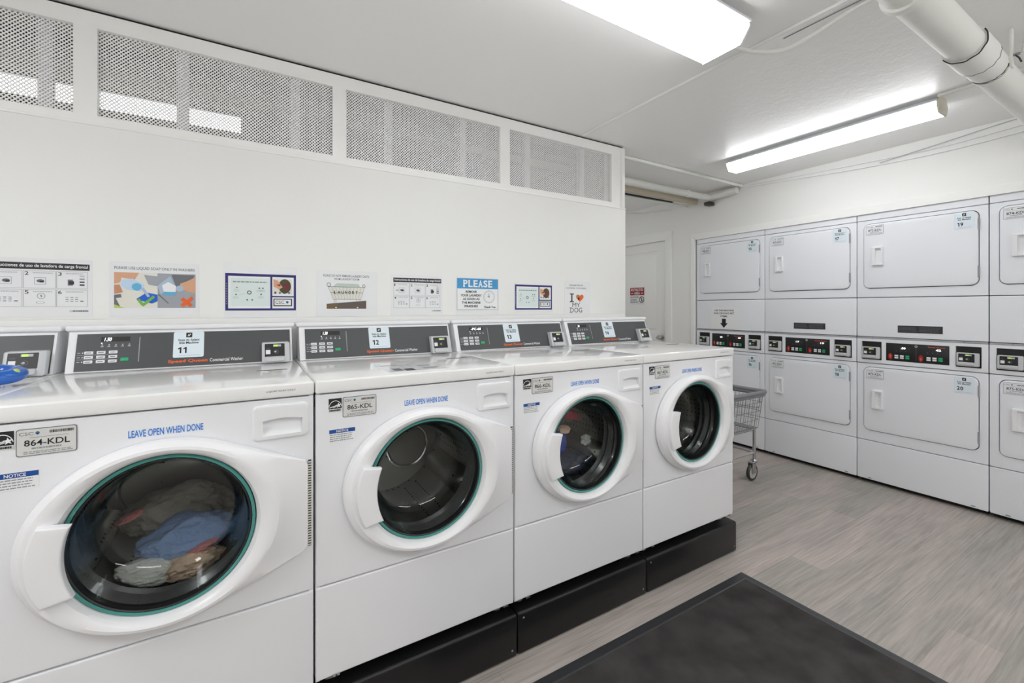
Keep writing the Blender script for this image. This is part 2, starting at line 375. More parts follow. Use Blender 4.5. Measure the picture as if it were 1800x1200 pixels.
# ------------------------------------------------------------------ setting
ZC = 2.438            # ceiling height
YW = 2.257            # wall behind the washers
XD = 3.94             # dryer wall
def build_setting():
    b = MB(); b.box(-2.7, 4.9, -1.8, 4.9, -.06, 0, 'vinyl_plank'); struct(b.build('floor'))
    b = MB(); b.box(-2.7, 4.9, -1.8, 4.9, ZC, ZC+.08, 'ceiling_paint'); struct(b.build('ceiling'))
    b = MB(); b.box(-2.7, -2.6, -1.8, 4.9, 0, ZC, 'white_paint'); struct(b.build('wall_left'))
    b = MB(); b.box(-2.6, XD, -1.8, -1.7, 0, ZC, 'white_paint'); struct(b.build('wall_front'))
    b = MB(); b.box(-2.6, XD, 4.8, 4.9, 0, ZC, 'white_paint'); struct(b.build('wall_corridor_end'))
    b = MB(); b.box(2.215, 2.295, YW+.12, 4.8, 0, ZC, 'white_paint'); b.box(2.207, 2.215, YW+.12, 4.8, 0, ZC, 'bare_board'); struct(b.build('wall_light_block'))  # unseen partition added to keep room and corridor light out of the back room
    b = MB(); b.box(-2.6, 2.207, 4.79, 4.8, 0, ZC, 'bare_board'); b.box(-2.6, -2.59, YW+.12, 4.8, 0, ZC, 'bare_board'); struct(b.build('wall_back_room'))
    # dryer wall: opening for the dryers and for the door
    o = [(-1.8,0),(.10,0),(.10,1.992),(2.882,1.992),(2.882,0),(3.25,0),(3.25,2.045),(4.06,2.045),(4.06,0),(4.9,0),(4.9,ZC),(-1.8,ZC)]
    b = MB(xf=lambda p: (p[1], p[0], p[2])); b.plate(o, [], XD, XD+.10, 'white_paint'); struct(b.build('wall_right'))
    # wall behind the washers, plumbing ledge and the vented upper part
    b = MB(); b.box(-2.6, 2.305, YW, YW+.12, 0, 1.998, 'white_paint', .003); struct(b.build('wall_back'))
    b = MB(); b.box(-2.6, 2.17, 2.135, YW, 0, 1.256, 'white_paint', .004); struct(b.build('trim_1'))
    vents = [(-2.36,-1.47),(-1.405,-.556),(-.489,.356),(.418,1.285),(1.351,2.176)]
    b = MB()
    b.plate([(-2.6,1.998),(2.296,1.998),(2.296,2.4255),(-2.6,2.4255)], [[(x0,2.032),(x1,2.032),(x1,2.366),(x0,2.366)] for x0, x1 in vents], YW+.004, YW+.04, 'trim_paint')
    b.box(-2.6, 2.290, YW+.016, YW+.05, 2.4255, ZC-.0005, 'dark_void')  # dark strip that paints the shade in the gap under the ceiling
    b.box(-2.6, 2.306, YW-.004, YW+.01, 1.992, 2.003, 'trim_paint', .003)
    b.box(2.262, 2.299, YW-.002, YW+.06, 2.003, 2.425, 'trim_paint', .004)
    struct(b.build('trim_2'))
    k = 0
    for x in (-2.27,-1.86,-1.46,-1.05,-.64,-.228,.195,.632,1.055,1.495,1.935):
        k += 1; b = MB(); b.box(x-.02, x+.02, YW+.033, YW+.07, 1.998, ZC-.003, 'stud', .002); struct(b.build('trim_%d' % (10+k)))
    lab = {1:'diamond mesh vent screen at far left, cut off by the photo edge', 2:'widest diamond mesh vent screen with a lit lamp behind it',
           3:'diamond mesh vent screen third from left, above the basket and blue PLEASE posters', 4:'smallest diamond mesh vent screen, at the right end of the white wall'}
    lab[0] = 'diamond mesh vent screen beyond the left edge of view'
    for i, (x0, x1) in enumerate(vents):
        if i == 0: continue
        b = MB(); z0, z1 = 2.030, 2.368; y = YW+.026; p = .0142; w = .0043
        for sgn in (1,-1):
            c = x0-(z1-z0)
            kk = 0
            while c < x1+(z1-z0):
                pts = []
                # line x = c + sgn*(z-z0); clip to the opening
                za, zb = z0, z1
                if sgn > 0: za = max(z0, z0+(x0-c)); zb = min(z1, z0+(x1-c))
                else: za = max(z0, z0+(c-x1)); zb = min(z1, z0+(c-x0))
                if zb-za > .004:
                    xa, xb = c+sgn*(za-z0), c+sgn*(zb-z0); d = w*.7071
                    for yy in (y-.0008*sgn,):
                        q = [(xa-d,za),(xb-d,zb),(xb+d,zb),(xa+d,za)]
                        vs = [(p_[0],yy+dy,p_[1]) for dy in (-.0007,.0007) for p_ in q]
                        b.add(vs, [[0,1,2,3],[7,6,5,4],[0,4,5,1],[2,6,7,3]], 'lath')
                c += p
        o = b.build('vent_screen', recalc=False, smooth=False)
        tag(o, lab[i], 'vent', 'mesh vents along the top of the white wall')
    # ceiling batten, and a grey strip standing in for the seam's shadow
    b = MB(); b.box(1.885, 1.909, -1.7, YW-.02, ZC-.014, ZC, 'trim_paint', .004); struct(b.build('trim_3'))
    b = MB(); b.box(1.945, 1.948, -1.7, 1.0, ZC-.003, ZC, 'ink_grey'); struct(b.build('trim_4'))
    # tan boards over the back room
    b = MB(); b.box(-2.59, 2.2, YW+.13, 4.78, ZC-.016, ZC-.001, 'tan_board'); struct(b.build('trim_5'))
    for i,(y,z) in enumerate(((2.50,ZC-.05),(2.76,ZC-.06))):
        b = MB(); b.box(-2.6, 2.2, y, y+.04, z, ZC-.001, 'soft_black' if i==0 else 'cream', .003); struct(b.build('trim_%d' % (6+i)))
    # dryer surround
    b = MB(xf=lambda p: (p[1], p[0], p[2]))
    yo0, yo1, w = .10, 2.882, .052
    b.plate([(yo1,0),(yo1+w,0),(yo1+w,1.992+w),(yo1,1.992)], [], XD-.014, XD+.004, 'trim_paint', .004)
    b.plate([(yo0-w,1.992+w),(yo0,1.993),(yo1-.007,1.993),(yo1+w-.007,1.992+w)][::-1], [], XD-.014, XD+.004, 'trim_paint', .004)
    b.plate([(yo0-w,0),(yo0,0),(yo0,1.992),(yo0-w,1.992+w)], [], XD-.014, XD+.004, 'trim_paint', .004)
    struct(b.build('trim_8'))
    # door
    b = MB(xf=lambda p: (p[1], p[0], p[2]))
    hol = rrect(3.385,3.93,1.02,1.93,0); hol2 = rrect(3.385,3.93,.2,.86,0)
    b.plate(rrect(3.256,4.054,.008,2.04,0), [hol,hol2], XD+.018, XD+.055, 'trim_paint')
    for h in (hol,hol2):
        b.plate(h, [], XD+.028, XD+.05, 'trim_paint'); b.plate(inset(h,.03), [], XD+.020, XD+.03, 'trim_paint', .008)
    d = struct(b.build('door_1'))
    b = MB(xf=lambda p: (p[1], p[0], p[2]))
    b.lathe([(.03,XD+.018),(.03,XD+.010),(.012,XD+.006),(.012,XD-.02),(.024,XD-.028),(.028,XD-.04),(.022,XD-.052),(.0,XD-.056)], 3.325, .965, 'chrome', 24)
    tag(b.build('door_knob', d), 'chrome door knob')
    b = MB(xf=lambda p: (p[1], p[0], p[2]))
    w = .085
    b.plate([(3.256-w,0),(3.256,0),(3.256,2.04),(3.256-w,2.04+w)], [], XD-.018, XD+.06, 'trim_paint', .006)
    b.plate([(3.256-w,2.04+w),(3.256,2.04),(4.054,2.04),(4.054+w,2.04+w)][::-1], [], XD-.018, XD+.06, 'trim_paint', .006)
    b.plate([(4.054,0),(4.054+w,0),(4.054+w,2.04+w),(4.054,2.04)], [], XD-.018, XD+.06, 'trim_paint', .006)
    struct(b.build('trim_9'))
    b = MB(xf=lambda p: (XD+.0195-.004*1+p[1], -p[0], p[2]))
    # restricted sign on the door: x runs from left to right as one faces the door
    x0, x1, z0, z1 = -3.80, -3.575, 1.335, 1.535
    b.box(x0, x1, 0, .003, z0, z1, 'paper_gloss')
    b.rect(x0+.004, x1-.004, z0+.108, z1-.004, -.0006, 'red')
    b.text('RESTRICTED', x0+.018, x1-.018, z1-.043, z1-.014, -.0012, 'paper', .012)
    b.text('AREA', x0+.068, x1-.068, z0+.117, z0+.147, -.0012, 'paper', .012)
    for xa in (x0+.02, x1-.055): b.rect(xa, xa+.035, z0+.127, z0+.135, -.0012, 'paper')
    b.text('DO NOT ENTER', x0+.01, x0+.135, z0+.075, z0+.095, -.0006, 'blackprint', .015)
    b.text('AUTHORIZED', x0+.01, x0+.105, z0+.046, z0+.062, -.0006, 'blackprint', .015)
    b.text('PERSONNEL ONLY', x0+.01, x0+.135, z0+.02, z0+.036, -.0006, 'blackprint', .015)
    cx, cz = x1-.043, z0+.056
    b.ring(cx, cz, .030, .038, -.0006, 'blackprint', 32); b.disc(cx, cz+.016, .007, -.0007, 'blackprint')
    b.line(cx, cz+.01, cx, cz-.008, .012, -.0008, 'blackprint'); b.line(cx, cz-.006, cx-.01, cz-.024, .006, -.0007, 'blackprint'); b.line(cx, cz-.006, cx+.01, cz-.024, .006, -.0009, 'blackprint')
    b.line(cx-.023, cz+.023, cx+.023, cz-.023, .006, -.001, 'blackprint')
    tag(b.build('warning_sign'), 'red and white RESTRICTED AREA sign on the closed white door', 'sign')

# ------------------------------------------------------------------ washers
WZ = .187; WY = 1.41; WX0 = .172; WP = .69
CX, CZ = .345, .737
def hull_radius():
    pts = [(CX+.268*cos(2*pi*i/180), CZ+.231*sin(2*pi*i/180)) for i in range(180)]+[(.671,.856),(.671,.602)]
    pts = sorted(set(pts))
    def half(ps):
        h = []
        for p in ps:
            while len(h) >= 2 and (h[-1][0]-h[-2][0])*(p[1]-h[-2][1])-(h[-1][1]-h[-2][1])*(p[0]-h[-2][0]) <= 0: h.pop()
            h.append(p)
        return h[:-1]
    h = half(pts)+half(pts[::-1])
    def R(t):
        d = (cos(t), sin(t)); best = 0
        for i in range(len(h)):
            ax, az = h[i][0]-CX, h[i][1]-CZ; bx, bz = h[(i+1)%len(h)][0]-CX, h[(i+1)%len(h)][1]-CZ
            den = d[0]*(bz-az)-d[1]*(bx-ax)
            if abs(den) < 1e-12: continue
            r = (ax*(bz-az)-az*(bx-ax))/den; u = (ax*d[1]-az*d[0])/den
            if r > 0 and -1e-6 <= u <= 1+1e-6: best = max(best, r)
        return best
    return R

def washer_common():
    off = (0,0,-WZ); P = {}
    b = MB(off)
    b.box(.003,.015,.004,.66,.19,1.042,'enamel'); b.box(.675,.687,.004,.66,.19,1.042,'enamel'); b.box(.003,.687,.65,.66,.19,1.042,'enamel'); b.box(.003,.687,.01,.66,.19,.2,'enamel')
    b.box(.003,.687,.024,.03,.19,.47,'dark_void'); b.box(.003,.687,.024,.04,1.0,1.042,'dark_void')
    P['cabinet'] = b.mesh('cabinet')
    b = MB(off); b.plate(rrect(.0035,.6865,.472,1.040,.006,3), [circ(CX,CZ,.206,72), rrect(.55,.664,.934,.99,0)], 0, .02, 'enamel', .003); P['front_panel'] = b.mesh('front_panel')
    b = MB(off); b.plate(rrect(.0035,.6865,.192,.4675,.006,3), [], 0, .02, 'enamel', .004)
    for x in (.05,.64): b.box(x, x+.02, -.004, .0, .190, .197, 'chrome', .001); b.disc(x+.01,.1935,.003,-.0045,'soft_black',10)
    P['lower_panel'] = b.mesh('lower_panel')
    b = MB(off); b.box(.0015,.6885,-.006,.69,1.044,1.084,'enamel_top',.0065,4); P['top_panel'] = b.mesh('top_panel')
    # door ring with hinge wedge
    R = hull_radius(); N = 120; b = MB(off)
    def ell(a, c): return lambda t: 1/sqrt((cos(t)/a)**2+(sin(t)/c)**2)
    def wedge(t):
        x = cos(t)*R(t)+CX
        return max(0, min(1, (x-.56)/.10))
    def eh(t): return -.034+.020*wedge(t)
    loops = [(lambda t: R(t)-.020, lambda t: -.0005), (lambda t: R(t)-.018, lambda t: -.0040), (lambda t: R(t)-.001, lambda t: -.0040), (lambda t: R(t), lambda t: -.0055), (lambda t: R(t), lambda t: eh(t)+.008-.006*wedge(t)), (lambda t: R(t)-.003+.0022*wedge(t), lambda t: eh(t)+.002-.002*wedge(t)), (lambda t: R(t)-.010+.0075*wedge(t), lambda t: eh(t)-.004+.001*wedge(t)),
      (lambda t: min(R(t)-.014, ell(.250,.219)(t)+.012), lambda t: -.043+.006*wedge(t)), (ell(.250,.219), lambda t: -.048),
      (ell(.238,.212), lambda t: -.050), (ell(.222,.206), lambda t: -.047), (ell(.206,.200), lambda t: -.040), (ell(.199,.197), lambda t: -.030), (ell(.196,.195), lambda t: -.018), (ell(.196,.195), lambda t: -.001)]
    vs = []; fs = []
    for rf, yf in loops:
        for i in range(N):
            t = 2*pi*i/N; r = rf(t); vs.append((CX+r*cos(t), yf(t), CZ+r*sin(t)))
    for k in range(len(loops)-1):
        for i in range(N): fs.append([k*N+i, k*N+(i+1)%N, (k+1)*N+(i+1)%N, (k+1)*N+i])
    b.add(vs, fs, 'plastic_w'); P['door'] = b.mesh('door', angle=30)
    b = MB(off)
    # pull: a raised curved plate on the left of the ring
    n = 16; out = []
    a0, a1 = radians(157), radians(207)
    for i in range(n+1):
        t = a0+(a1-a0)*i/n; out.append((CX+.238*cos(t), CZ+.212*sin(t)))
    for i in range(n+1):
        t = a1+(a0-a1)*i/n; out.append((CX+.178*cos(t)+.000, CZ+.186*sin(t)*1.02))
    b.plate(out, [], -.066, -.044, 'plastic_w', .005); P['door_handle'] = b.mesh('door_handle', angle=45)
    b = MB(off); b.lathe([(.1945,-.002),(.1945,-.024),(.1915,-.0262),(.1868,-.0255),(.1868,-.002)], CX, CZ, 'teal', 96); b.lathe([(.1868,-.002),(.1868,-.0235),(.1850,-.0250),(.182,-.0235),(.1795,-.016),(.1795,-.002)], CX, CZ, 'seal', 96); P['glass_rim'] = b.mesh('glass_rim')
    b = MB(off); b.lathe([(.176,-.012),(.172,.0),(.160,.060),(.150,.100),(.144,.113),(.128,.122),(.06,.127),(.0005,.129)], CX, CZ, 'door_glass', 96); b.lathe([(.181,-.020),(.178,-.006),(.166,.054),(.156,.094),(.136,.112),(.120,.115),(.06,.119),(.0005,.120)], CX, CZ, 'door_glass', 96); P['door_glass'] = b.mesh('door_glass', angle=32)
    b = MB(off)
    b.box(.6725,.6805,-.004,0,.604,.854,'soft_black')
    for i in range(34): z = .606+.0073*i; b.box(.6724,.6808,-.0048,-.002,z,z+.0038,'cream')
    P['hinge'] = b.mesh('hinge')
    b = MB(off); b.lathe([(.2055,.004),(.2055,.02),(.196,.03),(.205,.045),(.188,.06),(.206,.078),(.190,.09),(.236,.104),(.245,.13)], CX, CZ, 'seal', 72); P['door_gasket'] = b.mesh('door_gasket', angle=60)
    b = MB(off); b.lathe([(.232,.100),(.238,.106),(.252,.118),(.254,.14),(.254,.50),(.240,.535),(.10,.545),(.0005,.54)], CX, CZ, 'drum_steel', 72)
    for q in range(3):
        t = radians(90+120*q); pts = []
        for i in range(25):
            u = i/24; a_ = t+(u-.5)*1.75; r = .075+.135*sin(pi*u)**.6 if 0 < u < 1 else .075
            pts.append((CX+r*cos(a_), .533, CZ+r*sin(a_)))
        b.tube(pts, .007, 'chrome', 8)
    P['drum'] = b.mesh('drum', angle=40)
    lifts = []
    for q in range(3):
        t = radians(90+120*q); b = MB(off); prof = []
        for i in range(13):
            u = i/12; h = .055*sin(pi*u)**.8 if 0 < u < 1 else 0; a = t+(u-.5)*.42; r = .252-h; prof.append((CX+r*cos(a), CZ+r*sin(a)))
        vs = [(p[0],y,p[1]) for y in (.15,.20,.46,.50) for p in prof]
        for k in (0,3):
            for i in range(13):
                x,y,z = vs[k*13+i]; a = t+(i/12-.5)*.42; vs[k*13+i] = (CX+.252*cos(a), y, CZ+.252*sin(a))
        fs = [[k*13+i,k*13+i+1,(k+1)*13+i+1,(k+1)*13+i] for k in range(3) for i in range(12)]
        b.add(vs, fs, 'drum_steel'); lifts.append(b.mesh('drum_lifter', angle=60))
    P['lifters'] = lifts
    # detergent drawer
    b = MB(off)
    hole = [(.557,.941),(.655,.941),(.657,.982)]+[(.657-.1*i/8, .982+.006*sin(pi*i/8)) for i in range(1,8)]+[(.557,.982)]
    b.plate(rrect(.532,.674,.928,1.026,.014), [hole], -.007, .0145, 'plastic', .005)
    P['detergent_drawer'] = b.mesh('detergent_drawer')
    b = MB(off)
    n = 8; rows = [(.941,-.0055),(.950,-.001),(.958,.007),(.972,.012),(.990,.0135)]
    b.add([(x,y,z) for z,y in rows for x in (.556,.658)], [[2*k,2*k+1,2*k+3,2*k+2] for k in range(len(rows)-1)], 'plastic'); P['drawer_pull'] = b.mesh('drawer_pull', angle=60)
    # console
    b = MB(off)
    prof = [(.556,1.0845),(.603,1.214),(.606,1.2185),(.611,1.221),(.700,1.221),(.700,1.0845)]
    b.extrude(prof, .014, .676, 'plastic'); b.box(.004,.686,.598,.702,1.2195,1.2375,'plastic',.006,3); P['control_console'] = b.mesh('control_console')
    xf = lambda p: (p[0], p[1]+.556+(p[2]-1.0845)*.363, p[2])
    P['xf'] = xf
    b = MB(off, xf)
    b.box(.035,.669,-.0022,.002,1.089,1.2095,'grey_fascia')
    b.text('Speed Queen', .279,.395,1.0985,1.1125,-.0026,'orange',.03)
    b.text('Commercial Washer', .402,.507,1.1000,1.1120,-.0026,'paper',.008)
    b.rect(.1965,.1982,1.112,1.196,-.0026,'ink_light')
    for i in range(5):
        x = .0955+.0176*i; b.rect(x, x+.0075, 1.1655, 1.1685, -.0026, 'ink_light'); b.disc(x+.004, 1.1725, .0022, -.0026, 'ink_light', 10)
    b.disc(.0975,1.178,.0018,-.0026,'led',10)
    for z in (1.1480,1.1335,1.1190): b.rect(.0395,.047,z-.0012,z+.0012,-.0026,'ink_light'); b.disc(.0525,z,.0018,-.0026,'paper',10)
    for z in (1.1408,1.1263): b.rect(.039,.118,z-.0005,z+.0005,-.0026,'ink_light')
    P['fascia'] = b.mesh('fascia')
    btn = []
    for r in range(3):
        for c in range(3):
            x, z = .0565+.0308*c, 1.1430-.01475*r
            b = MB(off, xf); b.box(x, x+.0225, -.0046, -.002, z, z+.0098, 'plastic', .0014); b.scrawl(x+.004, x+.0185, z+.003, z+.0068, 1, -.0048, 'ink_mid', r*3+c, .7); btn.append(('button', b.mesh('button')))
    b = MB(off, xf); b.box(.1495,.171,-.0046,-.002,1.1170,1.1285,'green',.0014); btn.append(('start_button', b.mesh('start_button')))
    P['buttons'] = btn
    # card reader
    P['card_reader'], P['reader_face'], P['card_slot'] = reader_meshes(.569, .666, 1.0855, 1.163, off, xf, .030)
    # labels shared by all machines
    b = MB(off)
    x0, x1, z0, z1 = .0385,.0755,.9855,1.0255
    b.box(x0,x1,-.0006,.0002,z0,z1,'blackprint')
    b.rect(x0,x1,z0,z0+.009,-.0010,'label_grey'); b.scrawl(x0+.002,x1-.002,z0+.0015,z0+.0075,1,-.0014,'blackprint',3,.8)
    cx_, cz_ = (x0+x1)/2, z0+.012
    ar = [(cx_+.0185*cos(a), cz_+.022*sin(a)) for a in [radians(12+156*i/20) for i in range(21)]]+[(cx_+.0170*cos(a), cz_+.0200*sin(a)) for a in [radians(168-156*i/20) for i in range(21)]]
    b.flat(ar, -.0010, 'paper')
    b.line(x0+.002,z0+.0130,x0+.022,z0+.0185,.0024,-.0011,'paper'); b.line(x0+.012,z0+.0125,x0+.024,z0+.0160,.0018,-.0011,'paper')
    st = []
    for i in range(10):
        a = radians(95+36*i); r = .0085 if i % 2 == 0 else .0036; st.append((x0+.028+r*cos(a), z0+.0185+r*sin(a)))
    b.flat(st, -.0012, 'paper'); P['rating_label'] = b.mesh('rating_label')
    b = MB(off)
    x0, x1, z0, z1 = .040,.1145,.893,.932
    b.box(x0,x1,-.0006,.0002,z0,z1,'paper'); b.rect(x0,x1,z1-.0115,z1,-.0010,'notice_blue'); b.text('NOTICE', x0+.020, x1-.020, z1-.0095, z1-.002, -.0014,'paper',.02)
    b.scrawl(x0+.002,x1-.004,z0+.002,z1-.013,4,-.0010,'ink_grey',5,.42); P['notice_label'] = b.mesh('notice_label')
    b = MB(off); b.text('LEAVE OPEN WHEN DONE', .270,.421,.9785,.9965,-.0008,'blue_text',.012); P['door_reminder'] = b.mesh('door_reminder')
    b = MB(off); b.text('LIQUID SOAP ONLY', .566,.640,1.0610,1.0665,-.0068,'ink_mid',.0); P['soap_reminder'] = b.mesh('soap_reminder')
    b = MB(off); b.box(.548,.640,.310,.322,1.0838,1.0846,'soft_black')
    for i in range(12): b.box(.551+.0073*i,.5535+.0073*i,.312,.320,1.0845,1.0849,'ink_grey')
    P['serial_strip'] = b.mesh('serial_strip')
    b = MB(off); b.lathe([(.0,.1575),(.022,.1575),(.022,.165),(.011,.167),(.011,.192)], 0, 0, 'silver_d', 16, 'z'); P['foot'] = b.mesh('foot')
    return P

def reader_meshes(x0, x1, z0, z1, off, xf, d, bezel='silver'):
    """payment card reader: housing, black face, slot lip"""
    w, h = x1-x0, z1-z0
    b = MB(off, xf); b.plate(rrect(x0,x1,z0,z1,.007), [rrect(x0+.10*w,x1-.19*w,z0+.30*h,z1-.07*h,.002,2)], -d, .0, bezel, .004); a = b.mesh('card_reader')
    b = MB(off, xf); fx0, fx1, fz0, fz1 = x0+.10*w, x1-.19*w, z0+.14*h, z1-.07*h
    y = -d+.0006
    b.rect(fx0,fx1,fz0,fz1,y,'black')
    b.rect(fx0+.42*(fx1-fx0), fx0+.82*(fx1-fx0), fz1-.19*(fz1-fz0), fz1-.06*(fz1-fz0), y-.0004, 'ink_light')
    b.rect(fx0+.46*(fx1-fx0), fx0+.66*(fx1-fx0), fz1-.18*(fz1-fz0), fz1-.07*(fz1-fz0), y-.0008, 'lcd')
    b.rect(fx0+.05*(fx1-fx0), fx0+.28*(fx1-fx0), fz0+.36*(fz1-fz0), fz0+.62*(fz1-fz0), y-.0004, 'paper')
    b.disc(fx0+.52*(fx1-fx0), fz0+.50*(fz1-fz0), .05*w, y-.0004, 'ink_light', 12, .035*w)
    b.ring(fx0+.58*(fx1-fx0), fz0+.50*(fz1-fz0), .06*w, .075*w, y-.0006, 'ink_mid', 16)
    b.rect(fx0+.08*(fx1-fx0), fx0+.26*(fx1-fx0), fz0+.72*(fz1-fz0), fz0+.75*(fz1-fz0), y-.0004, 'ink_mid')
    f = b.mesh('reader_face')
    b = MB(off, xf); b.plate(rrect(x0+.105*w,x1-.20*w,z0+.07*h,z0+.31*h,.006), [], -d-.010, -d+.006, bezel, .004); s = b.mesh('card_slot')
    return a, f, s

def number_label(x0, x1, z0, z1, num, off, xf, y):
    b = MB(off, xf); w, h = x1-x0, z1-z0
    b.plate(rrect(x0,x1,z0,z1,.005,3), [], y, y+.0006, 'paper_blue')
    y -= .0004
    b.plate(rrect(x0+.40*w,x0+.60*w,z1-.22*h,z1-.03*h,.002,2), [], y, y+.0002, 'blackprint')
    b.line(x0+.46*w, z1-.17*h, x0+.50*w, z1-.08*h, .022*w, y-.0003, 'paper'); b.line(x0+.50*w, z1-.17*h, x0+.55*w, z1-.08*h, .022*w, y-.0003, 'paper')
    b.text('Scan to Select', x0+.15*w, x1-.15*w, z1-.36*h, z1-.27*h, y, 'blackprint', .02)
    b.text('this Machine', x0+.18*w, x1-.18*w, z1-.47*h, z1-.38*h, y, 'blackprint', .02)
    for i, ch in enumerate(num):
        l, r, lo, hi = x0+(.14+.17*i)*w, x0+(.14+.17*i+.145)*w, z0+.17*h, z0+.40*h
        if ch == '1':
            q = r-l; b.flat([(l+.50*q,lo),(l+.86*q,lo),(l+.86*q,hi),(l+.55*q,hi),(l+.12*q,hi-.10*h*.45),(l+.12*q,hi-.19*h*.45),(l+.50*q,hi-.14*h*.45)], y, 'blackprint')
        else: b.text(ch, l, r, lo, hi, y, 'blackprint', .03)
    b.rect(x0+.16*w, x1-.12*w, z0+.07*h, z0+.085*h, y, 'ink_light')
    return b.mesh('number_label')

def id_plate(x0, x1, z0, z1, code, off, xf, y, face='label_grey', edge='ink_mid'):
    b = MB(off, xf); w, h = x1-x0, z1-z0
    b.plate(rrect(x0,x1,z0,z1,.05*w,3), [], y, y+.001, edge)
    b.plate(rrect(x0+.016*w,x1-.016*w,z0+.016*w,z1-.016*w,.045*w,3), [], y-.0004, y, face)
    y -= .0008
    b.text('CSC', x0+.05*w, x0+.28*w, z1-.24*h, z1-.12*h, y, 'ink_mid', 0.)
    b.disc(x0+.345*w, z1-.17*h, .035*w, y, 'gear', 14); b.disc(x0+.345*w, z1-.20*h, .018*w, y-.0003, 'navy', 10)
    rn = random.Random(4); x = x0+.54*w
    while x < x1-.06*w:
        ww = w*rn.choice((.008,.012,.02)); b.rect(x, x+ww, z1-.21*h, z1-.11*h, y, 'soft_black'); x += ww+w*.009
    b.rect(x0+.22*w, x0+.86*w, z1-.335*h, z1-.320*h, y, 'ink_grey')
    b.text(code, x0+.13*w, x0+.88*w, z0+.36*h, z0+.59*h, y, 'blackprint', .012)
    b.scrawl(x0+.25*w, x1-.25*w, z0+.22*h, z0+.32*h, 1, y, 'ink_grey', 8, .6)
    b.scrawl(x0+.12*w, x1-.06*w, z0+.06*h, z0+.18*h, 2, y, 'ink_grey', 9, .5)
    return b.mesh('identification_plate')

def build_washers():
    P = washer_common(); xf = P['xf']; off = (0,0,-WZ); out = []
    info = [(-2,'10','863-KDL','1.50','white washer cut off at left edge of photo with blue strap on its lid'),
            (-1,'11','864-KDL','1.50','nearest white front-load washer marked 11, plate 864-KDL, blue and white laundry inside'),
            (0,'12','865-KDL','1.50','white front-load washer marked 12, plate 865-KDL, empty drum and notice paper on lid'),
            (1,'13','866-KDL','-PC-60','white front-load washer marked 13, plate 866-KDL, dark and royal blue laundry inside'),
            (2,'14','867-KDL','30','farthest white front-load washer marked 14 at the right end of the row, empty drum')]
    for k, num, code, disp, label in info:
        t = thing('washing_machine', label, 'washing machine', (WX0+WP*k, WY, WZ), 0, 'front-load washers in a row')
        for n in ('cabinet','front_panel','lower_panel','top_panel'): obj(n, P[n], t)
        d = obj('door', P['door'], t)
        for n in ('door_handle','glass_rim','door_glass','hinge'): obj(n, P[n], d)
        obj('door_gasket', P['door_gasket'], t)
        dr = obj('drum', P['drum'], t)
        for l in P['lifters']: obj('drum_lifter', l, dr)
        dd = obj('detergent_drawer', P['detergent_drawer'], t); obj('drawer_pull', P['drawer_pull'], dd)
        c = obj('control_console', P['control_console'], t); obj('fascia', P['fascia'], c)
        for n, me in P['buttons']: obj(n, me, c)
        b = MB(off, xf); b.rect(.0955,.171,1.1825,1.1985,-.0026,'black')
        q = .1215 if len(disp) <= 4 else .160
        b.text(disp, .1035, q if disp != '30' else .118, 1.1845, 1.1965, -.0030, 'led', .02, .18); b.build('display', c)
        r = obj('card_reader', P['card_reader'], t); obj('reader_face', P['reader_face'], r); obj('card_slot', P['card_slot'], r)
        for n in ('rating_label','notice_label','door_reminder','soap_reminder','serial_strip'): obj(n, P[n], t)
        obj('number_label', number_label(.292,.383,1.119,1.2095,num,off,xf,-.0032), t)
        obj('identification_plate', id_plate(.0785,.1785,.9655,1.0265,code,off,None,-.0012), t)
        for fx in (.05,.64):
            for fy in (.06,.60): obj('foot', P['foot'], t, (fx,fy,0))
        out.append(t)
        # plinth
        b = MB(); x0 = WX0+WP*k
        b.box(x0+.006, x0+.694, 1.392, 2.07, .0, .157, 'base_black', .010, 3)
        b.disc(x0+.03, .135, .004, 1.3915, 'silver_d', 10); b.disc(x0+.67, .03, .004, 1.3915, 'silver_d', 10)
        o = b.build('washer_plinth')
        tag(o, 'black plinth under the '+{'10':'white washer at the left photo edge','11':'nearest white washer marked 11','12':'white washer marked 12','13':'white washer marked 13','14':'end washer marked 14, closest to the cart'}[num], 'plinth', 'black plinths under the washers')
    return out

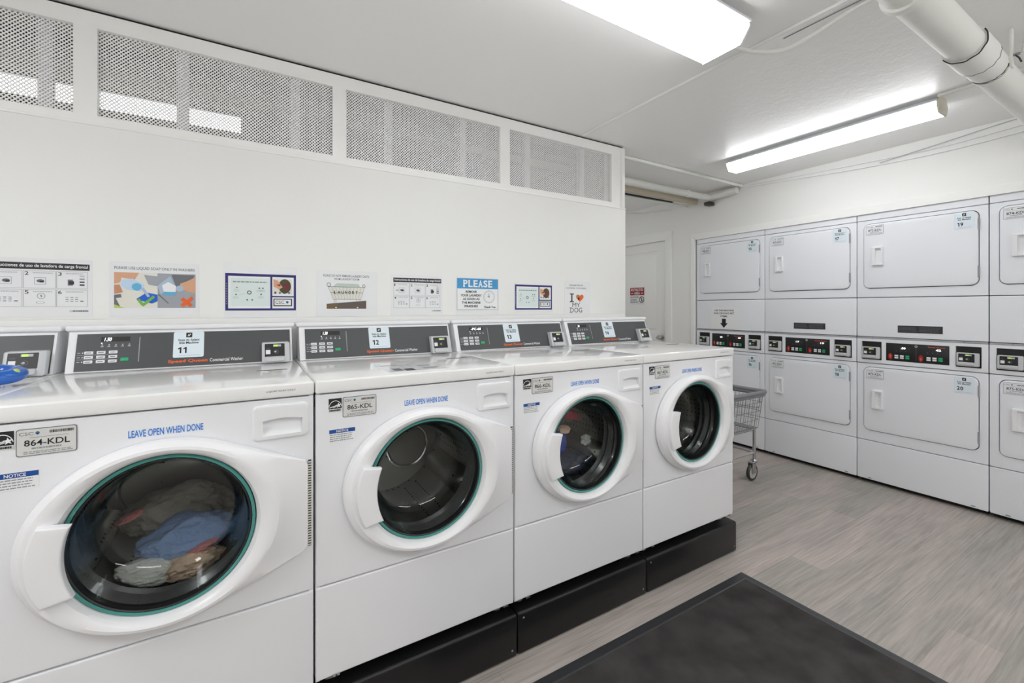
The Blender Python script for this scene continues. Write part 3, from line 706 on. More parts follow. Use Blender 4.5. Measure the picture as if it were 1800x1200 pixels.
# ------------------------------------------------------------------ stacked dryers
DP = .689; DY0 = 2.872       # left edge of the first stack; x runs right = -Y
def dryer_common():
    P = {}; W = DP
    a, c = .003, W-.003
    b = MB(); b.box(a,c,.03,.75,.035,1.985,'enamel_dry'); b.box(a+.01,c-.01,.05,.7,0,.036,'dark_void'); b.rect(a,c,.035,1.985,.0285,'soft_black'); P['cabinet'] = b.mesh('cabinet')
    b = MB(); b.plate(rrect(a,c,.031,.3155,.004,2), [], 0, .03, 'enamel_dry', .003)
    for x in (.06,.60): b.disc(x+.02,.042,.012,-.0005,'silver_d',14,.004)
    P['kick_panel'] = b.mesh('kick_panel')
    def dr(z0, z1): return rrect(.047,W-.045,z0,z1,.035,8)
    for n, z0, z1, d0, d1 in (('lower_front',.3205,.8865,.398,.859),('upper_front',1.3745,1.9395,1.442,1.911)):
        b = MB(); b.plate(rrect(a,c,z0,z1,.003,2), [inset(dr(d0,d1),-.0045)], 0, .028, 'enamel_dry', .002); P[n] = b.mesh('front_panel')
        b = MB(); b.plate(dr(d0,d1), [], -.010, .02, 'enamel_dry', .004); P[n+'_door'] = b.mesh('door')
        x0, x1, h0, h1 = .098,.163,d0+.163,d0+.298
        b = MB()
        b.plate(rrect(x0,x1,h0,h1,.005,3), [rrect(x0+.022,x1-.008,h0+.016,h1-.012,.004,3)], -.026, -.009, 'plastic', .003)
        b.add([(x0+.021,-.011,h0+.014),(x1-.007,-.0235,h0+.014),(x1-.007,-.0115,h1-.011),(x0+.021,-.0105,h1-.011)], [[0,1,2,3]], 'plastic')
        P[n+'_handle'] = b.mesh('door_handle')
        b = MB(); b.tube([(W-.0435,-.008,z) for z in (d0+.05,d0+.12)], .0045, 'silver_d', 8); P[n+'_h1'] = b.mesh('hinge')
        b = MB(); b.tube([(W-.0435,-.008,z) for z in (d1-.12,d1-.05)], .0045, 'silver_d', 8); P[n+'_h2'] = b.mesh('hinge')
    b = MB(); b.plate(rrect(a,c,.8915,1.0715,.003,2), [rrect(.032,.152,.916,1.050,.002,2), rrect(.540,.658,.916,1.050,.002,2)], -.004, .028, 'enamel_dry', .003)
    b.extrude([(.01,1.0715),(-.006,1.0715),(-.006,1.0745),(.004,1.0825),(.01,1.0825)], a, c, 'silver_d')
    for x in (.10,.58): b.disc(x,1.077,.004,-.0045,'ink_mid',10)
    P['control_panel'] = b.mesh('control_panel')
    b = MB(); b.box(.178,.511,-.0055,0,.920,1.046,'black',.001)
    y = -.0060
    b.rect(.3435,.3450,.928,1.020,y,'ink_mid'); b.disc(.344,1.031,.008,y,'ink_light',16); b.disc(.344,1.031,.005,y-.0003,'ink_mid',12)
    b.text('Speed Queen',.405,.490,1.026,1.035,y,'orange',.03)
    for x0 in (.178,.345):
        b.rect(x0+.075,x0+.135,1.004,1.023,y,'soft_black')
        for i in range(3): b.disc(x0+.058+.026*i, .992, .0025, y, 'ink_mid', 8)
    for x0, up in ((.19,1),(.356,0)):
        b.disc(x0+.013,.951,.0125,y,'red',20,.024)
        w = .0045; cx = x0+.013; s = 1 if up else -1
        b.rect(cx-w/2-.001,cx+w/2+.001,.941,.957,y-.0003,'orange'); b.add([(cx-.008,y-.0003,.951+s*.004),(cx+.008,y-.0003,.951+s*.004),(cx,y-.0003,.951+s*.016)],[[0,1,2]],'orange')
    P['dryer_fascia'] = b.mesh('fascia')
    bt = []
    for x0 in (.227,.398):
        for i in range(3):
            b = MB(); mt = 'green' if i == 2 else 'plastic'
            for z in (.939,.953): b.box(x0+.030*i, x0+.030*i+.021, -.0075, -.005, z, z+.011, mt, .001)
            bt.append(b.mesh('button'))
    P['buttons'] = bt
    rd = []
    for x0, x1 in ((.032,.152),(.540,.658)):
        b = MB(); b.rect(x0,x1,.916,1.050,.010,'black'); bk = b.mesh('reader_recess')
        rd.append((bk,)+reader_meshes(x0+.005,x1-.008,.925,1.010,(0,0,0),None,.018))
    P['readers'] = rd
    b = MB(); b.plate(rrect(a,c,1.0855,1.3695,.003,2), [], 0, .028, 'enamel_dry', .003); P['middle_panel'] = b.mesh('middle_panel')
    b = MB()
    b.box(.243,.478,-.001,.0005,1.122,1.172,'soft_black'); b.rect(.243+.125,.478,1.114,1.124,-.001,'paper')
    b.scrawl(.249,.350,1.130,1.166,4,-.0016,'ink_mid',2,.35); b.scrawl(.360,.470,1.130,1.166,4,-.0016,'ink_mid',3,.35); P['caution_label'] = b.mesh('caution_label')
    b = MB(); b.plate(rrect(a,c,1.9435,1.990,.003,2), [], 0, .028, 'enamel_dry', .003); P['top_trim'] = b.mesh('top_trim')
    return P

def build_dryers():
    P = dryer_common()
    lab = ['stacked white dryers marked 15 and 16 beside the door casing, with arrow notice','stacked white dryers marked 17 and 18, left of the pair marked 19 and 20',
           'stacked white dryers marked 19 and 20, plate 872-KDL, fully in view','stacked white dryers cut off by the right photo edge, lower plate 875-KDL']
    disp = [('28','30'),('17','19'),('.00','42'),('15','15')]
    for k in range(4):
        t = thing('stacked_dryer', lab[k], 'dryer', (XD, DY0-DP*k, 0), -pi/2, 'stacked dryers along the right wall')
        obj('cabinet', P['cabinet'], t); obj('kick_panel', P['kick_panel'], t)
        for i, n in enumerate(('upper_front','lower_front')):
            obj('front_panel', P[n], t); d = obj('door', P[n+'_door'], t)
            obj('door_handle', P[n+'_handle'], d); obj('hinge', P[n+'_h1'], d); obj('hinge', P[n+'_h2'], d)
            d1 = .859 if i else 1.911
            obj('number_label', number_label(.535,.628,d1-.108,d1-.006,str(15+2*k+i),(0,0,0),None,-.0115), d)
            obj('identification_plate', id_plate(.062,.166,d1-.080,d1-.012,'%d-KDL' % (868+2*k+i),(0,0,0),None,-.0115,'plate_pale','ink_grey'), d)
        c = obj('control_panel', P['control_panel'], t); obj('fascia', P['dryer_fascia'], c)
        for me in P['buttons']: obj('button', me, c)
        for s, x0 in zip(disp[k], (.262,.445)):
            b = MB(); b.text(s, x0, x0+.026, 1.0065, 1.0205, -.0064, 'led', .03); b.build('display', c)
        for bk, a, f, sl in P['readers']:
            r = obj('card_reader', a, t); obj('reader_recess', bk, r); obj('reader_face', f, r); obj('card_slot', sl, r)
        obj('middle_panel', P['middle_panel'], t); obj('top_trim', P['top_trim'], t)
        if k: obj('caution_label', P['caution_label'], t)
    # paper taped on the first stack
    b = MB(xf=lambda p: (XD-.0012+p[1], DY0-p[0], p[2]))
    x0, x1, z0, z1 = .165,.445,1.092,1.300
    b.box(x0,x1,-.0006,0,z0,z1,'paper')
    b.text('USE THIS MACHINE', x0+.035,x0+.235,z1-.038,z1-.022,-.001,'blackprint',.02); b.text('FOR DRYING PET', x0+.030,x0+.240,z1-.066,z1-.050,-.001,'blackprint',.02); b.text('ITEMS', x0+.100,x0+.170,z1-.094,z1-.078,-.001,'blackprint',.02)
    cx = x0+.135; b.rect(cx-.020,cx+.020,z0+.055,z0+.098,-.001,'blackprint'); b.add([(cx-.040,-.001,z0+.056),(cx+.040,-.001,z0+.056),(cx,-.001,z0+.010)],[[0,1,2]],'blackprint')
    tag(b.build('paper_notice'), 'white paper notice with a black down arrow taped on the dryers marked 15 and 16', 'notice')

# ------------------------------------------------------------------ posters
def instruct(b, x0, x1, z0, z1):
    w, h = x1-x0, z1-z0
    b.box(x0,x1,-.0006,0,z0,z1,'paper_gloss'); y = -.001
    b.rect(x0+.012,x1-.007,z1-.185*h,z1-.075*h,y,'soft_black')
    b.text('Instrucciones de uso de lavadora de carga frontal', x0+.018, x1-.012, z1-.165*h, z1-.095*h, y-.0004, 'paper', .012)
    cw = (w-.024)/3
    for r in range(2):
        for c in range(3):
            xa = x0+.012+cw*c; zb = z1-(.21+.315*r)*h; za = zb-.295*h
            b.frame(xa+.001,xa+cw-.001,za,zb,.0010,y,'ink_grey')
            b.text(str(r*3+c+1), xa+.005, xa+.005+(.005 if (r,c)==(0,0) else .010), zb-.075*h, zb-.015*h, y, 'soft_black', .01)
            b.scrawl(xa+.026, xa+cw-.008, zb-.055*h, zb-.015*h, 1, y, 'ink_light', r*3+c, .45)
            cx, cz = xa+cw*.5, za+.12*h
            if r == 0 and c < 2:
                b.frame(cx-.014,cx+.016,cz-.012,cz+.014,.0012,y,'ink_grey'); b.disc(cx+.002,cz+.001,.010,y-.0004,'ink_mid',14,.006); b.disc(cx+.006,cz-.002,.006,y-.0008,'soft_black',10,.003)
                if c == 0: b.line(cx-.030,cz,cx-.016,cz,.003,y,'soft_black')
            elif r == 0:
                b.rect(cx-.012,cx+.002,cz-.014,cz+.008,y,'ink_mid'); b.rect(cx-.009,cx+.005,cz-.010,cz+.002,y-.0004,'soft_black')
                for q in range(4): b.rect(cx+.020,cx+.034,cz-.014+.011*q,cz-.009+.011*q,y,('soft_black','soft_black','ink_grey','ink_light')[q])
            elif c == 1:
                b.ring(cx+.004,cz+.014,.0095,.0108,y,'ink_mid',20); b.text('$',cx+.001,cx+.007,cz+.009,cz+.019,y,'ink_mid'); b.ring(cx+.002,cz-.010,.010,.0115,y,'ink_grey',20,.4)
            else:
                for q in range(3):
                    for s_ in range(3): b.rect(cx-.018+.013*s_,cx-.010+.013*s_,cz-.006+.007*q,cz-.0035+.007*q,y,'ink_mid' if (q+s_)%2 else 'ink_grey')
                b.rect(cx+.022,cx+.031,cz-.006,cz-.003,y,'soft_black')
    b.ring(x1-.058*w/.28-.0,z0+.105*h,.0024,.0034,y,'ink_mid',12); b.scrawl(x1-.19*w,x1-.03*w,z0+.09*h,z0+.125*h,1,y,'ink_mid',4,.7)

def build_posters():
    def mk(n, f, label, cat='poster'):
        b = MB((0,YW-.0002,0)); f(b); tag(b.build(n, recalc=False), label, cat, 'notices taped on the white wall above the washers')
    mk('wall_poster', lambda b: instruct(b,-.785,-.502,1.263,1.478), 'laminated six-step instruction poster at the left photo edge')
    def p2(b):
        x0,x1,z0,z1 = -.453,-.170,1.262,1.479; w,h = x1-x0,z1-z0; y=-.001
        b.box(x0,x1,-.0006,0,z0,z1,'paper_gloss')
        b.text('PLEASE USE LIQUID SOAP ONLY IN WASHERS', x0+.015,x1-.015,z1-.032,z1-.019,y,'ink_mid',.008)
        a0,a1,b0,b1 = x0+.014,x1-.012,z0+.036,z1-.042; mx=(a0+a1)/2+.004
        b.rect(a0,mx,b0,b1,y,'offwhite'); b.rect(mx,a1,b0,b1,y,'grey_img'); y-=.0004
        b.flat([(a0,b1),(a0+.075,b1),(a0+.062,b1-.028),(a0+.022,b1-.020),(a0+.018,b1-.040),(a0,b1-.046)],y,'skin')
        b.flat([(a0,b1-.050),(a0+.016,b1-.048),(a0+.026,b1-.078),(a0,b1-.085)],y,'skin2'); b.flat([(a0,b1-.088),(a0+.02,b1-.085),(a0+.022,b1-.098),(a0,b1-.102)],y,'grey_img2')
        b.flat([(a0+.022,b1-.030),(a0+.055,b1-.024),(a0+.092,b1-.048),(a0+.082,b1-.074),(a0+.04,b1-.068),(a0+.02,b1-.052)],y-.0003,'bottle')
        b.disc(a0+.068,b1-.056,.015,y-.0006,'aqua',18); b.line(a0+.085,b1-.060,a0+.105,b1-.095,.009,y-.0005,'steel_blue')
        b.flat([(a0+.065,b1-.105),(a0+.098,b1-.078),(mx,b1-.086),(mx,b1-.112),(a0+.115,b1-.122)],y-.0003,'liquid')
        b.flat([(a0+.09,b1-.008),(mx,b1-.012),(mx,b1-.052),(a0+.104,b1-.046)],y-.0002,'grey_img'); b.flat([(a0,b0),(a0+.02,b0),(a0+.004,b0+.04),(a0,b0+.045)],y-.0003,'grey_img2')
        b.flat([(a0,b0),(a0+.03,b0),(a0,b0+.014)],y-.0006,'lime')
        b.line(a0+.072,b0+.035,a0+.088,b0+.010,.010,y-.0008,'check'); b.line(a0+.085,b0+.009,a0+.122,b0+.046,.010,y-.0009,'check')
        b.flat([(mx+.045,b1-.004),(a1-.004,b1-.004),(a1-.02,b1-.055),(mx+.06,b1-.055)],y-.0001,'grey_img2'); b.flat([(mx,b1-.05),(mx+.04,b1-.01),(mx+.055,b1-.045),(mx+.01,b1-.085)],y-.0002,'steel_blue')
        b.flat([(mx+.014,b1-.048),(mx+.034,b1-.034),(mx+.060,b1-.050),(mx+.058,b1-.074),(mx+.02,b1-.076)],y-.0004,'paper'); b.rect(mx+.018,mx+.058,b1-.088,b1-.074,y-.0005,'aqua'); b.disc(mx+.072,b1-.060,.013,y-.0006,'steel_blue',14)
        b.flat([(a1,b1-.012),(a1-.030,b1-.030),(a1-.052,b1-.040),(a1-.050,b1-.058),(a1-.028,b1-.072),(a1,b1-.080)],y-.0005,'skin')
        b.flat([(mx+.02,b0+.02),(a1-.05,b0+.065),(a1,b0+.045),(a1,b0),(mx+.02,b0)],y-.0003,'grey_img'); b.line(mx+.002,b0+.055,mx+.035,b0+.018,.004,y-.0006,'grey_img2')
        b.line(a1-.046,b0+.038,a1-.014,b0+.008,.014,y-.0009,'orange'); b.line(a1-.046,b0+.008,a1-.010,b0+.042,.014,y-.0010,'orange')
    mk('wall_poster', p2, 'laminated poster with detergent photos, green tick and orange cross')
    def csc(b, x0,x1,z0,z1, fx0,fx1,fz0,fz1):
        b.box(x0,x1,-.0006,0,z0,z1,'paper_gloss'); y=-.001
        w,h = fx1-fx0, fz1-fz0
        b.rect(fx0,fx1,fz0,fz1,y,'navy'); y-=.0004
        mx = fx0+.635*w; mz = fz0+.385*h; t = .038*w
        b.rect(fx0+t,mx-.004,fz0+t*.9,fz1-t*1.1,y,'paper'); b.rect(mx+.004,fx1-t*.9,fz0+t*.9,mz-.003,y,'paper'); b.rect(mx+.004,fx1-t*.9,mz+.003,fz1-t*1.1,y,'paper')
        a0,a1,b0,b1 = fx0+.07*w,mx-.02*w,fz0+.12*h,fz1-.12*h; y-=.0004
        b.rect(a0,a1,b0,b1,y,'mint'); y-=.0003
        b.scrawl(a0+.03*w,a1-.03*w,b1-.13*h,b1-.08*h,1,y,'ink_grey',3,.7)
        cx,cz=(a0+a1)/2-.005,(b0+b1)/2-.01*h
        b.ring(cx,cz,.018*w,.033*w,y,'grey_img2',20)
        for dx,dz,c in ((-.17,.13,'fruit'),(-.18,-.06,'gear'),(-.03,-.20,'ink_mid'),(.04,-.20,'gear'),(.14,.12,'ink_mid'),(.19,.12,'ink_mid'),(.165,-.05,'gear')):
            b.disc(cx+dx*w,cz+dz*h,.012*w,y,c,12)
            if abs(dx)>.1: b.scrawl(cx+dx*w-.04*w,cx+dx*w+.04*w,cz+dz*h-.11*h,cz+dz*h-.045*h,2,y,'ink_light',5,.4)
        b.line(cx-.14*w,cz-.06*h,cx-.05*w,cz-.03*h,.0012,y,'ink_light')
        # photo of a laundry door
        p0,p1,q0,q1 = mx+.03*w,fx1-.065*w,mz+.08*h,fz1-.13*h; pw,ph=p1-p0,q1-q0
        b.rect(p0,p1,q0,q1,y,'offwhite'); b.disc(p0+.62*pw,q0+.52*ph,.34*pw,y-.0003,'olive',24,.50*ph); b.disc(p0+.72*pw,q0+.5*ph,.17*pw,y-.0006,'wine',18,.26*ph)
        b.flat([(p0,q1),(p0+.25*pw,q1-.1*ph),(p0+.5*pw,q0+.45*ph),(p0+.3*pw,q0+.3*ph),(p0,q0+.5*ph)],y-.0005,'skin'); b.flat([(p0+.15*pw,q0+.62*ph),(p0+.4*pw,q0+.66*ph),(p0+.36*pw,q0+.5*ph)],y-.0008,'red')
        for i in range(4): b.rect(p0+(.05+.25*i)*pw,p0+(.15+.25*i)*pw,q0,q0+.14*ph,y-.0009,'grey_img2' if i%2 else 'olive')
        c0,c1,d0,d1 = mx+.03*w,fx1-.06*w,fz0+.12*h,mz-.055*h
        b.frame(c0,c1,d0,d1,.004*w/.26,y,'soft_black'); b.text('CSC',c0+.10*(c1-c0),c0+.58*(c1-c0),d0+.30*(d1-d0),d1-.26*(d1-d0),y,'grey_img2',.01)
        b.disc(c0+.74*(c1-c0),(d0+d1)/2+.004*w,.075*(c1-c0),y,'gear',14); b.disc(c0+.74*(c1-c0),(d0+d1)/2-.008*w,.04*(c1-c0),y-.0003,'navy',10)
        b.scrawl(fx0+.010*w,fx0+.026*w,fz0+.15*h,fz0+.75*h,9,y,'ink_grey',6,.4)
    mk('wall_poster', lambda b: csc(b,-.083,.200,1.256,1.482,-.078,.196,1.286,1.448), 'blue-bordered poster on a wide laminated sheet, between the detergent and basket posters')
    def p4(b):
        x0,x1,z0,z1 = .283,.566,1.257,1.477; y=-.001
        b.box(x0,x1,-.0006,0,z0,z1,'paper_gloss')
        b.text('PLEASE DO NOT REMOVE LAUNDRY CARTS',x0+.030,x1-.040,z1-.030,z1-.019,y,'ink_mid',.008); b.text('FROM LAUNDRY ROOM',x0+.080,x1-.088,z1-.045,z1-.035,y,'ink_mid',.008)
        a0,a1 = x0+.045,x1-.054
        b.flat([(a0,z0+.036),(a1,z0+.036),(a1,z0+.076),(a0,z0+.060)],y,'brown2'); b.flat([(a0,z0+.036),(a0+.05,z0+.036),(a0+.05,z0+.064),(a0,z0+.060)],y-.0003,'brown1')
        t0,t1,tz = a0+.006,a1-.008,z1-.078; c0,c1,cz = a0+.030,a1-.026,z0+.082
        b.flat([(c0,cz),(c1,cz),(t1,tz),(t0,tz)],y-.0002,'offwhite'); b.flat([(t0+.02,tz),(t1-.02,tz),(t1-.03,tz+.016),(t0+.04,tz+.018)],y-.0002,'sage')
        for i in range(11):
            u=i/10; b.line(t0+(t1-t0)*u,tz,c0+(c1-c0)*u,cz,.0011,y-.0005,'ink_grey')
        for u in (0,.45,1): b.line(t0+(c0-t0)*u,tz+(cz-tz)*u,t1+(c1-t1)*u,tz+(cz-tz)*u,.0017,y-.0006,'ink_mid')
        b.ring(t0+.004,tz+.010,.008,.010,y-.0006,'grey_img2',14); b.ring(t1-.004,tz+.006,.006,.008,y-.0006,'grey_img2',14)
        for i,ch in enumerate('LAUNDRY'): b.text(ch,c0+.004+.0165*i,c0+.004+.0165*i+.010,cz+.026,cz+.042,y-.0009,'soft_black',.02)
        for x in (c0+.004,c0+.012,c1-.020,c1-.004): b.line(x,cz,x,cz-.018,.0016,y-.0006,'grey_img2')
        for x in (c0+.012,c1-.016): b.disc(x,z0+.042,.004,y-.0006,'paper',10,.0025)
    mk('wall_poster', p4, 'laminated poster with a picture of a wire laundry basket on a brown base')
    mk('wall_poster', lambda b: instruct(b,.636,.918,1.259,1.470), 'six-step instruction poster left of the blue PLEASE poster')
    def p6(b):
        x0,x1,z0,z1 = .998,1.272,1.256,1.470; y=-.001
        b.box(x0,x1,-.0006,0,z0,z1,'paper_gloss')
        a0,a1,b0,b1 = x0+.006,x1-.006,z0+.030,z1-.006
        b.rect(a0,a1,b0,b1,y,'paper'); b.frame(a0,a1,b0,b1,.002,y-.0002,'ink_grey'); b.rect(a0,a1,b1-.058,b1,y-.0004,'sky'); y-=.0008
        # slab letters
        def slab(t,xa,xb,za,zb,mt):
            n=len(t); w=(xb-xa)/n; s=(zb-za)*.15
            for i,ch in enumerate(t):
                l,r=xa+w*i+w*.08,xa+w*(i+1)-w*.08
                b.text(ch,l,r,za,zb,y,mt,.025)
                if ch in 'PLEIMY': b.rect(l-w*.04,l+w*.32,za,za+s,y-.0003,mt); b.rect(l-w*.04,l+w*.32,zb-s,zb,y-.0003,mt)
                if ch=='A': b.rect(l-w*.06,l+w*.26,za,za+s,y-.0003,mt); b.rect(r-w*.26,r+w*.06,za,za+s,y-.0003,mt)
        slab('PLEASE',a0+.036,a1-.036,b1-.049,b1-.009,'paper')
        cx=a0+.088
        for i,(t,hw) in enumerate((('REMOVE',.034),('YOUR LAUNDRY',.066),('AS SOON AS',.052),('THE MACHINE',.058),('FINISHES',.042))):
            b.text(t,cx-hw,cx+hw,b1-.082-.0205*i,b1-.069-.0205*i,y,'soft_black',.025)
        kx,kz=a1-.060,b1-.103
        b.ring(kx,kz,.033,.0365,y,'ink_light',32); b.line(kx,kz,kx,kz+.020,.003,y,'grey_img2'); b.line(kx,kz,kx-.012,kz+.004,.002,y-.0002,'ink_grey'); b.disc(kx,kz,.004,y,'soft_black',10)
        for i in range(12): a=2*pi*i/12; b.line(kx+.027*cos(a),kz+.027*sin(a),kx+.031*cos(a),kz+.031*sin(a),.002,y,'ink_grey')
        b.text('Thank You',a1-.095,a1-.018,b0+.010,b0+.022,y,'soft_black',.02,.15)
    mk('wall_poster', p6, 'blue-topped PLEASE poster asking people to remove their laundry')
    mk('wall_poster', lambda b: csc(b,1.376,1.664,1.270,1.446,1.383,1.658,1.286,1.438), 'blue-bordered poster trimmed to its border, left of the orange heart poster')
    def p8(b):
        x0,x1,z0,z1 = 1.760,1.975,1.258,1.472; y=-.001
        b.box(x0,x1,-.0006,0,z0,z1,'paper_gloss')
        b.text('WASHERS FOR PET',x0+.038,x1-.060,z1-.033,z1-.023,y,'ink_mid',.012); b.text('CLOTHING, TOYS & BEDS',x0+.012,x1-.035,z1-.052,z1-.042,y,'ink_mid',.012)
        m='soft_black'
        b.rect(x0+.054,x0+.064,z0+.076,z0+.132,y,m)
        for z in (z0+.076,z0+.126): b.rect(x0+.042,x0+.076,z,z+.006,y-.0001,m)
        hx,hz,s=x0+.126,z0+.105,.0021
        hp=[]
        for i in range(40):
            t=2*pi*i/40; hp.append((hx+s*.95*16*sin(t)**3, hz+s*.85*(13*cos(t)-5*cos(2*t)-2*cos(3*t)-cos(4*t))))
        b.flat(hp,y,'orange'); lp=[p for p in hp if p[0]<hx-.002]; b.flat(lp,y-.0003,'heart_brown'); b.disc(hx-.010,hz-.006,.008,y-.0006,'choc',12,.009)
        b.text('MY',x0+.064,x0+.128,z0+.046,z0+.070,y,m,-.0)
        for xx in (x0+.064,x0+.082,x0+.098,x0+.122): b.rect(xx-.004,xx+.004,z0+.0685,z0+.0705,y-.0001,m)
        for xx in (x0+.064,x0+.090,x0+.113): b.rect(xx-.004,xx+.005,z0+.0455,z0+.0475,y-.0001,m)
        b.text('DOG',x0+.046,x0+.146,z0+.008,z0+.040,y,m,-.0)
        for z in (z0+.0075,z0+.038): b.rect(x0+.040,x0+.056,z,z+.0025,y-.0001,m)
    mk('wall_poster', p8, 'white poster reading MY DOG under an orange heart, rightmost on the wall')

# ------------------------------------------------------------------ lamps
def wrap_lamp(label, c, length, width, rotz, dm='diffuser', endcap='lamp_metal', h=.085):
    """wraparound fluorescent fitting hung under the ceiling; local x is its length"""
    t = thing('fluorescent_light', label, 'ceiling light', c, rotz, 'fluorescent ceiling lights')
    L, w = length/2, width/2
    b = MB(); b.box(-L+.004,L-.004,-w*.62,w*.62,-.04,0,'lamp_metal',.003); b.box(-L+.004,L-.004,-w*1.10,w*1.10,-.031,-.022,'lamp_metal',.002); b.build('housing', t)
    prof = [(-w,-.031),(-w,-.045),(-w*.70,-h),(w*.70,-h),(w,-.045),(w,-.031)]
    b = MB(); n = len(prof)
    vs = [(x,p[0],p[1]) for x in (-L+.006,L-.006) for p in prof]; b.add(vs, [[i,i+1,n+i+1,n+i] for i in range(n-1)]+[[0,n,2*n-1,n-1]], dm); b.build('diffuser', t, smooth=False)
    for s in (-1,1):
        b = MB(); x = s*(L-.004)
        pts = [(p[0]*1.02,p[1]*1.03) for p in prof]+[(w*.62,0),(-w*.62,0)]
        b.extrude(pts, x-.004, x+.004, endcap); b.build('end_cap', t, smooth=False)
    return t
def build_lamps():
    wrap_lamp('bright fluorescent light over the washers, cut off by the top photo edge', (1.07,1.105,ZC), 1.22, .235, 0, endcap='paper_gloss', h=.098)
    wrap_lamp('slim fluorescent light along the ceiling in front of the dryers', (3.245,1.445,ZC), 1.22, .150, pi/2, dm='diffuser_slim', endcap='cream')
    wrap_lamp('fluorescent light glowing behind the two leftmost mesh vents', (-.64,3.10,ZC-.004), 1.24, .17, 0, dm='diffuser_far', h=.07)
    wrap_lamp('added fill light over the middle of the floor, out of view', (.6,-.85,ZC), 1.22, .235, 0, dm='fill_room')  # invented fitting, unseen, evens out the light on the washer fronts
    wrap_lamp('added fill light near the front wall towards the dryers, out of view', (2.5,-.85,ZC), 1.22, .235, 0, dm='fill_room')  # second invented fitting, added to brighten the room from the front
    wrap_lamp('added fill light at the near left of the room, out of view', (-1.5,.45,ZC), 1.22, .235, pi/2, dm='fill_left')  # unseen extra fitting added to lift the upper left wall
    wrap_lamp('added fill light in the corridor beyond the white wall, hidden from view', (2.62,3.80,ZC), 1.22, .235, pi/2, dm='fill_hall')  # added behind the wall to brighten the door area

